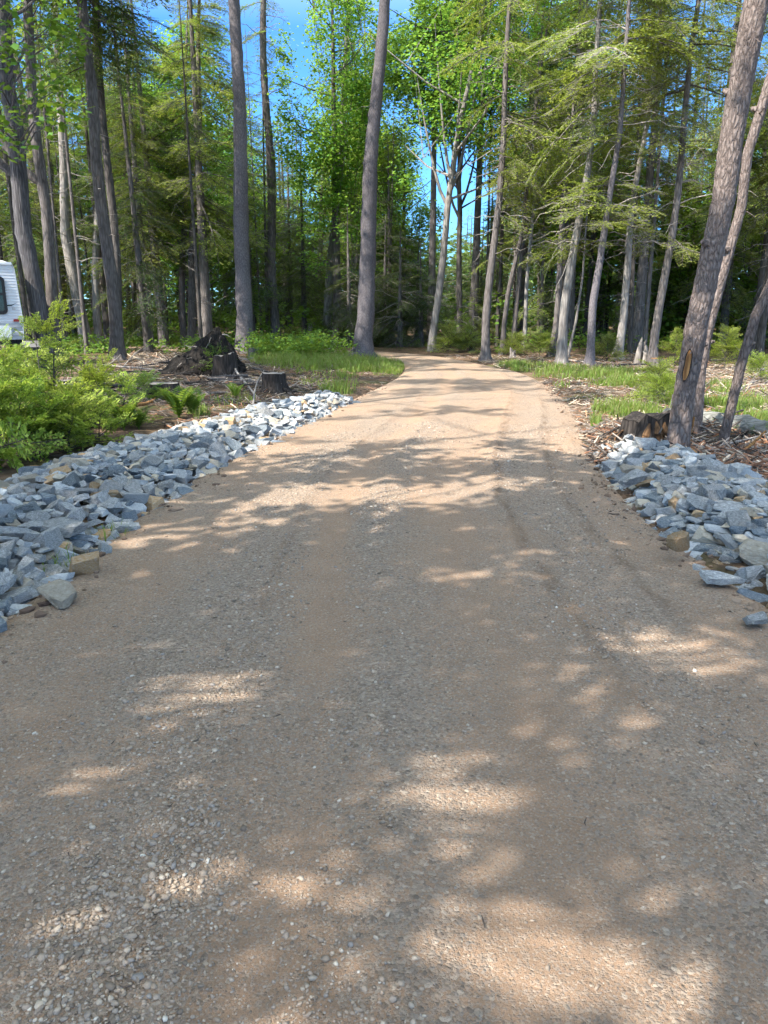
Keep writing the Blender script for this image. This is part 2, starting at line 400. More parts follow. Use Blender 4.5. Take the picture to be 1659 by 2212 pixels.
ok = (d < .15) & (rng.random(N) < np.clip((gm-.40)*1.1, .06, 1.0)**1.25) & (np.abs(xx) < .25+yy*.56)
xx, yy = xx[ok], yy[ok]; gk = gm[ok]
size = np.clip(rng.lognormal(math.log(.0036), .45, len(xx)), .0018, .0115)*np.where(yy < 2.4, 1.0, 1.2)*np.clip(.45+.75*gk, .62, 1.4)
zz = road_z(xx, yy)
t = NT('pebble'); isl = t.n('ShaderNodeNewGeometry').outputs['Random Per Island']
c = t.ramp(isl, [(0,(.16,.122,.09)),(.18,(.265,.205,.15)),(.36,(.35,.265,.19)),(.5,(.285,.23,.18)),(.66,(.39,.295,.21)),(.8,(.25,.222,.195)),(.9,(.43,.34,.25)),(.985,(.48,.40,.31)),(1,(.60,.54,.45))])
c = t.mix(.3, c, t.ramp(t.noise(t.coord(), 220, 3), [(.3,.55),(.7,1.0)]), 'MULTIPLY')
t.bsdf(c, .85, None, spec=.25); M['pebble'] = t.mat
b = MB(); nearm = yy < 2.1
pebbles(b, xx[nearm], yy[nearm], zz[nearm], size[nearm], 0, False)
pebbles(b, xx[~nearm], yy[~nearm], zz[~nearm], size[~nearm], 0)
print('pebbles', len(xx))
tag(b.build('loose_gravel', M['pebble'], smooth=True), 'loose grey and tan pebbles scattered over the sandy drive', None, None, 'stuff')
# ------------------------------------------------------------------ rubble banks
def rock_mat(name, a, b_, c_, vein, ks=1.0):
    t = NT(name); co = t.mapped(t.coord(), (ks, ks, ks))
    mp = t.mapped(co, (3, 3, 14)); wv = t.noise(mp, 1.6, 6, .65)
    f = t.noise(co, 5.0, 6, .6)
    col = t.ramp(t.math('ADD', t.math('MULTIPLY', wv, .7), t.math('MULTIPLY', f, .3)), [(.32, a), (.5, b_), (.66, c_)])
    col = t.mix(t.ramp(t.noise(mp, 3.1, 5, .7), [(.57, 0.0), (.66, .8)]), col, vein)
    ob = t.n('ShaderNodeObjectInfo').outputs['Random']
    hsv = t.n('ShaderNodeHueSaturation'); t.l(col, hsv.inputs['Color']); t.l(t.math('ADD', t.math('MULTIPLY', ob, .55), .75), hsv.inputs['Value'])
    return t.bsdf(hsv.outputs[0], .85, t.math('ADD', wv, t.math('MULTIPLY', t.noise(co, 22, 5, .7), .5)), .75, .035 if ks == 1 else .006, .2)
ROCKM = {'blue grey': rock_mat('slate_blue', (.135,.137,.134), (.285,.284,.274), (.44,.435,.412), (.66,.65,.62)),
         'pale grey': rock_mat('slate_pale', (.24,.25,.25), (.36,.37,.37), (.46,.46,.45), (.58,.57,.55)),
         'dark slate': rock_mat('slate_dark', (.075,.09,.095), (.145,.165,.175), (.24,.265,.275), (.44,.45,.44)),
         'tan': rock_mat('rock_tan', (.24,.20,.15), (.34,.29,.22), (.42,.38,.31), (.28,.28,.27)),
         'rusty brown': rock_mat('rock_rust', (.22,.125,.06), (.34,.22,.11), (.36,.31,.25), (.22,.23,.22))}
ROCKF = {'blue grey': rock_mat('rubble_blue', (.095,.10,.10), (.20,.202,.198), (.315,.315,.302), (.48,.48,.46), 9), 'pale grey': rock_mat('rubble_pale', (.19,.198,.198), (.28,.288,.286), (.37,.37,.36), (.48,.47,.45), 9),
         'dark slate': rock_mat('rubble_dark', (.06,.072,.078), (.105,.12,.13), (.17,.19,.20), (.30,.31,.30), 9), 'tan': rock_mat('rubble_tan', (.22,.185,.14), (.31,.265,.20), (.39,.35,.285), (.26,.26,.25), 9),
         'rusty brown': rock_mat('rubble_rust', (.20,.115,.055), (.31,.20,.10), (.33,.285,.23), (.2,.21,.2), 9)}
def rock_shape(k):
    g = np.random.default_rng(100+k)
    bm = bmesh.new(); flat = [1.0, .62, .85, .5, .95, .7][k % 6]
    bmesh.ops.create_cube(bm, size=2.0)
    for v in bm.verts: v.co = Vector((v.co.x*(1+.18*g.normal()), v.co.y*.74*(1+.18*g.normal()), v.co.z*.60*flat*(1+.15*g.normal())))
    for q in range(int(g.integers(6, 10))):
        nv = Vector(g.normal(0, 1, 3)); nv.z *= .8; nv.normalize()
        sup = max(v.co.dot(nv) for v in bm.verts); pt = nv*sup*g.uniform(.55, .82)
        r = bmesh.ops.bisect_plane(bm, geom=list(bm.verts)+list(bm.edges)+list(bm.faces), plane_co=pt, plane_no=nv, clear_outer=True)
        ed = [e_ for e_ in r['geom_cut'] if isinstance(e_, bmesh.types.BMEdge)]
        if ed: bmesh.ops.contextual_create(bm, geom=ed)
    bmesh.ops.remove_doubles(bm, verts=bm.verts, dist=.03); bmesh.ops.recalc_face_normals(bm, faces=bm.faces)
    bmesh.ops.bevel(bm, geom=list(bm.edges), offset=.022, segments=1, profile=.6, affect='EDGES')
    bmesh.ops.triangulate(bm, faces=bm.faces)
    bmesh.ops.subdivide_edges(bm, edges=bm.edges, cuts=1)
    bmesh.ops.triangulate(bm, faces=bm.faces)
    for v in bm.verts:
        p = v.co*2.1+Vector((k*5.1, 0, 0)); p.z *= 3
        v.co += v.co.normalized()*(.06*noise.noise(p)+.045*noise.noise(p*3.3))
    bm.normal_update(); me = bpy.data.meshes.new('rock'); bm.to_mesh(me); bm.free(); return me
SHAPES = [rock_shape(k) for k in range(18)]
SV = []
for me in SHAPES:
    V = np.empty(len(me.vertices)*3, np.float32); me.vertices.foreach_get('co', V)
    L = np.empty(len(me.loops), np.int32); me.loops.foreach_get('vertex_index', L)
    SV.append((V.reshape(-1, 3), L.reshape(-1, 3)))
ROCKMESH = {}
def rock_mesh(k, col):
    if (k, col) not in ROCKMESH:
        me = SHAPES[k].copy(); me.materials.append(ROCKM[col]); ROCKMESH[(k, col)] = me
    return ROCKMESH[(k, col)]
g = np.random.default_rng(21)
def bank_point(side, y, q):
    i = int(np.argmin(np.abs(RD[:, 1]-y)+(RD[:, 1] > 27)*99)); e = RD[i, :2]+RN[i]*side*(RD[i, 2]+q)
    return e
def bank_w(side, y):
    if side < 0: return float(np.interp(y, [2.6, 4, 7, 9.5, 11.5, 12.6], [1.75, 1.8, 1.85, 1.55, 1.3, .75]))
    return float(np.interp(y, [3.0, 4.2, 6, 7.4, 8.6], [1.9, 1.7, 1.5, 1.35, .8]))
def bank_off(side, y):
    if side < 0: return float(np.interp(y, [2.6, 5, 9, 12.6], [-.10, -.10, -.18, -.16]))
    return float(np.interp(y, [3, 6, 8.6], [.05, .10, .10]))
def bank_h(q): return .235*math.sin(PI*min(max(q, 0), 1))**.8 - .03
rocks = []; fill = []
grid = {}
def spaced(p, r, f=.62):
    cx, cy = int(p[0]//.5), int(p[1]//.5)
    for a in (-1, 0, 1):
        for c_ in (-1, 0, 1):
            for (x, y, rr) in grid.get((cx+a, cy+c_), ()):
                if (x-p[0])**2+(y-p[1])**2 < (f*(r+rr))**2: return False
    grid.setdefault((cx, cy), []).append((p[0], p[1], r)); return True
named = [  # picture point, length, flatness, yaw, tilt, colour, label
    (120, 1238, .145, .55, -.55, .18, 'tan', 'big tan slab with orange end lying flat at the bank edge nearest the drive'),
    (182, 1178, .105, .95, .5, .05, 'rusty brown', 'rust brown block shaped rock at the toe of the bank beside a grass tuft'),
    (85, 1052, .22, .42, .1, .05, 'tan', 'long lens shaped brown grey slab on the crest below the hemlock saplings'),
    (130, 1130, .17, .5, -.5, .1, 'blue grey', 'long blue grey plank shaped rock sloping across the saplings bank'),
    (212, 1070, .13, .8, 1.3, .9, 'blue grey', 'blue grey slab standing on its edge in the saplings bank'),
    (1370, 1020, .15, .6, .3, .2, 'blue grey', 'broad flat grey slab atop the bank below the three leaning trunks'),
    (1465, 1155, .095, 1.0, .4, .1, 'rusty brown', 'blocky brown rock at the toe of the bank below the leaning trunks'),
    (1590, 1095, .20, .6, -.4, .15, 'blue grey', 'largest flat grey slab in the bank below the leaning trunks'),
    (1565, 1205, .14, .5, .1, .1, 'blue grey', 'long grey slab at the toe of the bank below the leaning trunks'),
    (1640, 1285, .09, .8, .3, .1, 'blue grey', 'blue grey rock lying apart at the very end of the toe nearest the viewer'),
    (1360, 1005, .10, .9, .2, .1, 'tan', 'cream and tan rock near the top of the bank by the broken stump')]
for (u, v, r, fl, yaw, tilt, col, lab) in named:
    p = G(u, v, .18); r *= .74; rocks.append(dict(x=p[0], y=p[1], z=.14 if v < 1160 else .06, r=r, fl=fl, yaw=yaw, tilt=tilt, col=col, lab=lab, side=-1 if u < 800 else 1, q=.5))
    spaced(p, r)
colsel = ['blue grey', 'pale grey', 'dark slate', 'tan', 'rusty brown']
tries = 0
while tries < 30000:
    tries += 1
    side = -1 if g.random() < .66 else 1
    y = g.uniform(3.15, 12.7) if side < 0 else g.uniform(3.75, 8.6)
    w = bank_w(side, y); q = g.random(); p = bank_point(side, y, bank_off(side, y)+q*w)
    r = float(np.clip(g.lognormal(math.log(.060), .34), .04, .12))
    if not spaced(p, r, .56): continue
    prob = [.54, .15, .14, .12, .05] if side > 0 else ([.50, .17, .15, .13, .05] if y < 9.2 else [.36, .38, .08, .12, .06])
    col = str(g.choice(colsel, p=prob))
    flat = g.random() < .6
    rocks.append(dict(x=p[0], y=p[1], z=bank_h(q)-(.06 if q < .12 else 0), r=r, fl=g.uniform(.40, .75) if flat else g.uniform(.75, 1.1), yaw=g.uniform(0, PI), tilt=g.normal(0, .40) if flat else g.normal(0, .7),
                      col=col, lab=None, side=side, q=q))
def seen(rk):
    p = np.array([rk['x'], rk['y'], rk['z']]); dp = DEPTH(p); u = CU+p[0]/dp*FPX
    return (rk['r']/dp) if -40 < u < 1700 else 0
order = sorted(rocks, key=lambda k: -(9 if k['lab'] else seen(k)))
NR = 300
def place_rock(rk, k):
    return (Matrix.Translation((rk['x'], rk['y'], rk['z'])) @ Matrix.Rotation(rk['yaw'], 4, 'Z') @ Matrix.Rotation(rk['tilt'], 4, 'X') @
            Matrix.Rotation(float(g.normal(0, .22)), 4, 'Y') @ Matrix.Diagonal((rk['r']*1.12, rk['r'], rk['r']*rk['fl']*1.2, 1)))
for n_, rk in enumerate(order[:NR]):
    k = int(g.integers(0, len(SHAPES)))
    o = link('rock', rock_mesh(k, rk['col'])); o.matrix_world = place_rock(rk, k)
    side, y = rk['side'], rk['y']
    where = 'the bank by the saplings' if side < 0 else 'the bank below the trunks'
    if rk['lab']: tag(o, rk['lab'], 'rock', 'named rocks of the rubble banks'); del o['group']; continue
    sec = ('viewer end' if y < 5.2 else 'middle' if y < 8.6 else 'far end') if side < 0 else ('viewer end' if y < 5.2 else 'upper end')
    pos = 'crest' if .3 < rk['q'] < .7 else ('toe' if rk['q'] <= .3 else 'back')
    szw = 'large' if rk['r'] > .12 else 'small' if rk['r'] < .085 else 'middling'
    form = 'slab' if rk['fl'] < .62 else 'chunk' if rk['fl'] < .85 else 'block'
    lab = f"{szw} {rk['col']} {form} on the {pos}, {sec} of {where}"
    tag(o, lab, 'rock', 'alike: ' + lab)
RB = MB()
allc = {c_: MB() for c_ in colsel}
rest = order[NR:]
for _ in range(2900):
    side = -1 if g.random() < .66 else 1
    y = g.uniform(3.05, 12.9) if side < 0 else g.uniform(3.6, 8.8)
    q = g.uniform(-.08, 1.04); p = bank_point(side, y, bank_off(side, y)+q*bank_w(side, y))
    rest.append(dict(x=p[0], y=p[1], z=bank_h(q)*.82-.045, r=float(np.clip(g.lognormal(math.log(.06), .35), .03, .11)), fl=g.uniform(.5, 1), yaw=g.uniform(0, PI), tilt=g.normal(0, .4), col=str(g.choice(colsel, p=[.5,.14,.2,.12,.04]))))
for rk in rest:
    k = int(g.integers(0, len(SHAPES))); V, F = SV[k]; m = np.array(place_rock(rk, k))
    RB.add(V@m[:3, :3].T+m[:3, 3], F, colsel.index(rk['col']))
tag(RB.build('rock_rubble', [ROCKF[c_] for c_ in colsel]), 'smaller broken stone filling the two rubble banks along the drive', None, None, 'stuff')
# soil under the banks
# ------------------------------------------------------------------ foliage building blocks
def quads_leaf(base, dirv, up, L, W):
    """kite shaped leaves: base (n,3), dir, up, length, width"""
    side = nrm(np.cross(dirv, up)); L = np.asarray(L)[:, None]; W = np.asarray(W)[:, None]
    a = base; b_ = base+dirv*L*.45+side*W*.5; c_ = base+dirv*L; d_ = base+dirv*L*.45-side*W*.5
    V = np.stack([a, b_, c_, d_], 1).reshape(-1, 3)
    return V, np.arange(len(base)*4).reshape(-1, 4)
def spray(seed, nside=11, leaf=.055, wid=.024, droop=.2, tufty=False, spread=.42):
    g = np.random.default_rng(seed); Bs, Ds, Us = [], [], []
    tw = []                                   # twig segments
    xs = np.linspace(.10, .97, nside)
    for k, x in enumerate(xs):
        for sgn in (-1, 1):
            xx = x+g.normal(0, .015); L = (spread*max(1-xx, 0.)**.75+.07)*g.uniform(.7, 1.15)
            an = g.uniform(.75, 1.05); z0 = -droop*xx*xx
            d = np.array([math.cos(an), sgn*math.sin(an), g.normal(-.10, .12)])
            p0 = np.array([xx, 0, z0]); tw.append((p0, p0+d*L))
            nl = max(2, int(L/(leaf*.72)))
            for j in range(nl):
                f = (j+.6)/nl; q = p0+d*L*f+np.array([0, 0, -droop*.5*L*f*f])
                for s2 in (-1, 1):
                    a2 = an*sgn+s2*g.uniform(.5, .95)
                    if tufty: dd = np.array([math.cos(a2), math.sin(a2), g.normal(.25, .45)])
                    else: dd = np.array([math.cos(a2), math.sin(a2), g.normal(-.08, .22)])
                    Bs.append(q+g.normal(0, .008, 3)); Ds.append(dd); Us.append(np.array([g.normal(0, .35), g.normal(0, .35), 1.0]))
            Bs.append(p0+d*L*.95); Ds.append(d); Us.append(np.array([0, 0, 1.]))
    Bs, Ds, Us = np.array(Bs), nrm(np.array(Ds)), nrm(np.array(Us)); n = len(Bs)
    V, F = quads_leaf(Bs, Ds, Us, leaf*g.uniform(.7, 1.3, n), wid*g.uniform(.7, 1.3, n))
    sb = MB(); x = np.linspace(0, 1, 6)
    tube(sb, np.stack([x, 0*x, -droop*x*x], 1), np.linspace(.011, .003, 6), 4, 0, False)
    for p0, p1 in tw[::2]: tube(sb, np.array([p0, p1]), [.004, .002], 3, 0, False)
    return (V, F, np.concatenate(sb.V), np.concatenate(sb.F))
SPR_H = [spray(k, 9, .052, .023, .24) for k in range(3)]
SPR_HF = [spray(10+k, 10, .045, .020, .22, spread=.46) for k in range(3)]          # finer, for trees nearer by
SPR_P = [spray(20+k, 9, .085, .020, .05, True) for k in range(3)]
SPR_S = [spray(30+k, 9, .085, .042, .14, spread=.36) for k in range(3)]           # saplings
def spray_mats(pos, yaw, pitch, roll, sc):
    cy, sy = np.cos(yaw), np.sin(yaw); cpp, spp = np.cos(pitch), np.sin(pitch); cr, sr = np.cos(roll), np.sin(roll)
    X_ = np.stack([cy*cpp, sy*cpp, spp], -1); Y0 = np.stack([-sy, cy, 0*cy], -1); Z0 = np.cross(X_, Y0)
    Y_ = Y0*cr[:, None]+Z0*sr[:, None]; Z_ = np.cross(X_, Y_)
    return np.stack([X_, Y_, Z_], -1)*sc[:, None, None]
def put_sprays(mb, protos, pos, Rm, g, leaf_m=0, twig_m=1):
    n = len(pos); pick = g.integers(0, len(protos), n)
    for k, (V, F, TV, TF) in enumerate(protos):
        s = np.nonzero(pick == k)[0]
        if not len(s): continue
        for VV, FF, m in ((V, F, leaf_m), (TV, TF, twig_m)):
            W = np.einsum('nij,vj->nvi', Rm[s], VV)+pos[s][:, None]
            mb.add(W.reshape(-1, 3), (FF[None]+(np.arange(len(s))*len(VV))[:, None, None]).reshape(-1, FF.shape[1]), m)
def conifer(g, cen, z0, z1, r, nb, protos, shape='cone', keep=None, lowgap=.0):
    mb = MB(); u = g.random(nb)**.85; z = z0+(z1-z0)*u
    if shape == 'cone': prof = np.clip((1-u), .03, 1)**.7*(.55+.45*np.clip(u/.10, 0, 1))
    elif shape == 'pine': prof = np.clip(np.sin(PI*np.clip(u*.8+.18, 0, 1)), .15, 1)
    else: prof = np.clip(1-u**2.2, .06, 1)*(.6+.4*np.clip(u/.2, 0, 1))
    L = r*prof*g.uniform(.45, 1.1, nb)
    yaw = g.uniform(0, 2*PI, nb); pitch = .25*u-.12-.22*(1-u)+g.normal(0, .13, nb)
    pos = np.stack([cen(zz) for zz in z]); pos[:, 2] = z
    # long limbs carry two or three sprays along their length
    P, YA, PI_, L2 = [pos], [yaw], [pitch], [L]
    lon = np.nonzero(L > 1.2)[0]
    for f, sc in ((.5, .55),):
        dirs = np.stack([np.cos(yaw[lon])*np.cos(pitch[lon]), np.sin(yaw[lon])*np.cos(pitch[lon]), np.sin(pitch[lon])-.2*f], 1)
        for s_ in (-1, 1):
            P.append(pos[lon]+dirs*(L[lon]*f)[:, None]); YA.append(yaw[lon]+s_*g.uniform(.35, .9, len(lon)))
            PI_.append(pitch[lon]-.15+g.normal(0, .15, len(lon))); L2.append(L[lon]*sc*g.uniform(.7, 1.1, len(lon)))
    pos, yaw, pitch, L = np.concatenate(P), np.concatenate(YA), np.concatenate(PI_), np.concatenate(L2)
    if keep is not None:
        tip = pos+np.stack([np.cos(yaw)*np.cos(pitch), np.sin(yaw)*np.cos(pitch), np.sin(pitch)], 1)*(L*.6)[:, None]
        k = keep(tip); pos, yaw, pitch, L = pos[k], yaw[k], pitch[k], L[k]
    put_sprays(mb, protos, pos, spray_mats(pos, yaw, pitch, g.normal(0, .25, len(pos)), L), g)
    return mb
def leaf_clumps(mb, g, C, rad, per, size, m=0, flat=.75):
    n = len(C); P = C[:, None]+g.normal(0, 1, (n, per, 3))*np.array([1, 1, flat])*np.broadcast_to(rad, (n,))[:, None, None]*.55
    P = P.reshape(-1, 3); k = len(P)
    az = g.uniform(0, 2*PI, k); D = nrm(np.stack([np.cos(az), np.sin(az), g.normal(-.25, .35, k)], 1))
    U = nrm(np.stack([g.normal(0, .45, k), g.normal(0, .45, k), np.ones(k)], 1))
    s = size*g.uniform(.65, 1.3, k); V, F = quads_leaf(P, D, U, s, s*.85)
    mb.add(V, F, m)
def broadleaf(g, cen, z0, z1, r, nclump, per=34, size=.13, keep=None, limbs=14, round_=1.0):
    mb = MB(); ends = []
    for k in range(limbs):
        zz = z0+(z1-z0)*(k+.3)/limbs*.8; a = k*2.4+g.normal(0, .3)
        frac = math.sin(PI*min(1, .15+.8*(zz-z0)/(z1-z0)))**.6
        L = r*g.uniform(.7, 1.05)*frac; c = cen(zz); c = np.array([c[0], c[1], zz])
        e = c+np.array([math.cos(a)*L, math.sin(a)*L, L*g.uniform(.35, .9)]); mid = (c+e)/2+g.normal(0, .15, 3)+np.array([0, 0, -.1*L])
        tube(mb, np.array([c, mid, e]), [.045*r/3, .03*r/3, .012], 5, 1, False); ends += [(c, e)]
    # clumps in the crown: a lumpy ellipsoid with holes
    C = []
    while len(C) < nclump:
        q = g.uniform(-1, 1, 3); d2 = np.linalg.norm(q)
        lump = .72+.55*(noise.noise(Vector(q*2.2+g_off))) 
        if d2 > lump+.12 or d2 < .25: continue
        if noise.noise(Vector(q*3.6+g_off+9)) < -.12: continue
        z = (z0+z1)/2+q[2]*(z1-z0)/2; c = cen(z)
        C.append((c[0]+q[0]*r, c[1]+q[1]*r, z))
    C = np.array(C)
    if keep is not None: C = C[keep(C)]
    if len(C): leaf_clumps(mb, g, C, g.uniform(.35, .62, len(C))*r/2.6, per, size)
    for k in range(0, len(C), 9):
        c, e = ends[int(g.integers(0, len(ends)))]
        tube(mb, np.array([c+(e-c)*.6, C[k]]), [.018, .006], 3, 1, False)
    return mb
g_off = np.array([3.1, 4.7, 1.3])

def limbs_dead(mb, g, cen, rad, z0, z1, n, lo=.4, hi=1.7, m=0, droop=.25):
    for _ in range(n):
        z = g.uniform(z0, z1); c = cen(z); c = np.array([c[0], c[1], z]); a = g.uniform(0, 2*PI); L = g.uniform(lo, hi)*g.uniform(.5, 1)
        d = np.array([math.cos(a), math.sin(a), g.normal(.05, .25)]); k = 6; tt = np.linspace(0, 1, k)
        P = c+d*L*tt[:, None]; P[:, 2] -= droop*L*tt**2.2*g.uniform(-.2, 1.5); P[1:] += g.normal(0, .03*L, (k-1, 3))
        r0 = min(.02, .008+.006*L); tube(mb, P, np.linspace(r0, .003, k), 4, m, False)
        for q in range(int(g.integers(0, 4)) if L > .6 else 0):
            j = int(g.integers(2, k-1)); d2 = d+g.normal(0, .7, 3); e = P[j]+nrm(d2)*L*g.uniform(.15, .4); e[2] -= .06*L
            tube(mb, np.array([P[j], (P[j]+e)/2+g.normal(0, .02, 3), e]), [.006, .005, .002], 3, m, False)

class Trunk:
    """centre line from picture points; bends gently to upright above the last one"""
    def __init__(s, pts, w0, w1, H, seed=0, zextra=None):
        g = np.random.default_rng(seed); B0 = G(*pts[0]); y = B0[1]
        P = [B0]+[AT(u, v, y) for u, v in pts[1:]]
        r = []
        for k, (p, (u, v)) in enumerate(zip(P, pts)):
            f = k/(len(P)-1); r.append((w0+(w1-w0)*f)/2*DEPTH(p)/FPX)
        P = np.array(P); B0 = P[0].copy(); zs = P[:, 2]
        d = P[-1]-P[-2]; d = d/d[2]; top = [P[-1]]; rr = [r[-1]]
        while top[-1][2] < H:
            d = d*np.array([.9, .9, 1]); top.append(top[-1]+d*1.5); rr.append(max(r[-1]*(H-top[-1][2])/(H-P[-1][2]+1e-6), .015))
        s.P = np.vstack([P, top[1:]]) if len(top) > 1 else P; s.r = np.array(list(r)+rr[1:]); s.base = B0; s.H = s.P[-1, 2]
        s.off = g.uniform(0, 9, 2)
    def cen(s, z):
        return np.array([np.interp(z, s.P[:, 2], s.P[:, 0])+.05*math.sin(z*.8+s.off[0])*min(z, 1.), np.interp(z, s.P[:, 2], s.P[:, 1])+.05*math.sin(z*.7+s.off[1])*min(z, 1.), z])
    def rad(s, z): return np.interp(z, s.P[:, 2], s.r)
    def mesh(s, mb, n=12, flare=1.35, step=.3, rough=.05, m=0, seed=0, lump=0.0, zmax=None):
        H = zmax or s.H
        zs = np.concatenate([[-.25, 0, .08, .18, .32], np.arange(.5, H, step), [H]])
        P = np.array([s.cen(z) for z in zs]); P[:, 2] = zs
        rr = s.rad(zs)*(1+(flare-1)*np.exp(-np.clip(zs, 0, None)/.28))
        if lump: rr = rr*(1+lump*(vn(zs*2.3+s.off[0], zs*0+s.off[1])-.5)*2)
        tube(mb, P, rr, n, m, True, rough, seed)
    def loc(s, mb):   # shift collected geometry so that the empty at the base is the origin
        for V in mb.V: V -= s.base
SUNPROJ = lambda P: P[:, :2]-SDIR[None, :2]*(P[:, 2]/SDIR[2])[:, None]
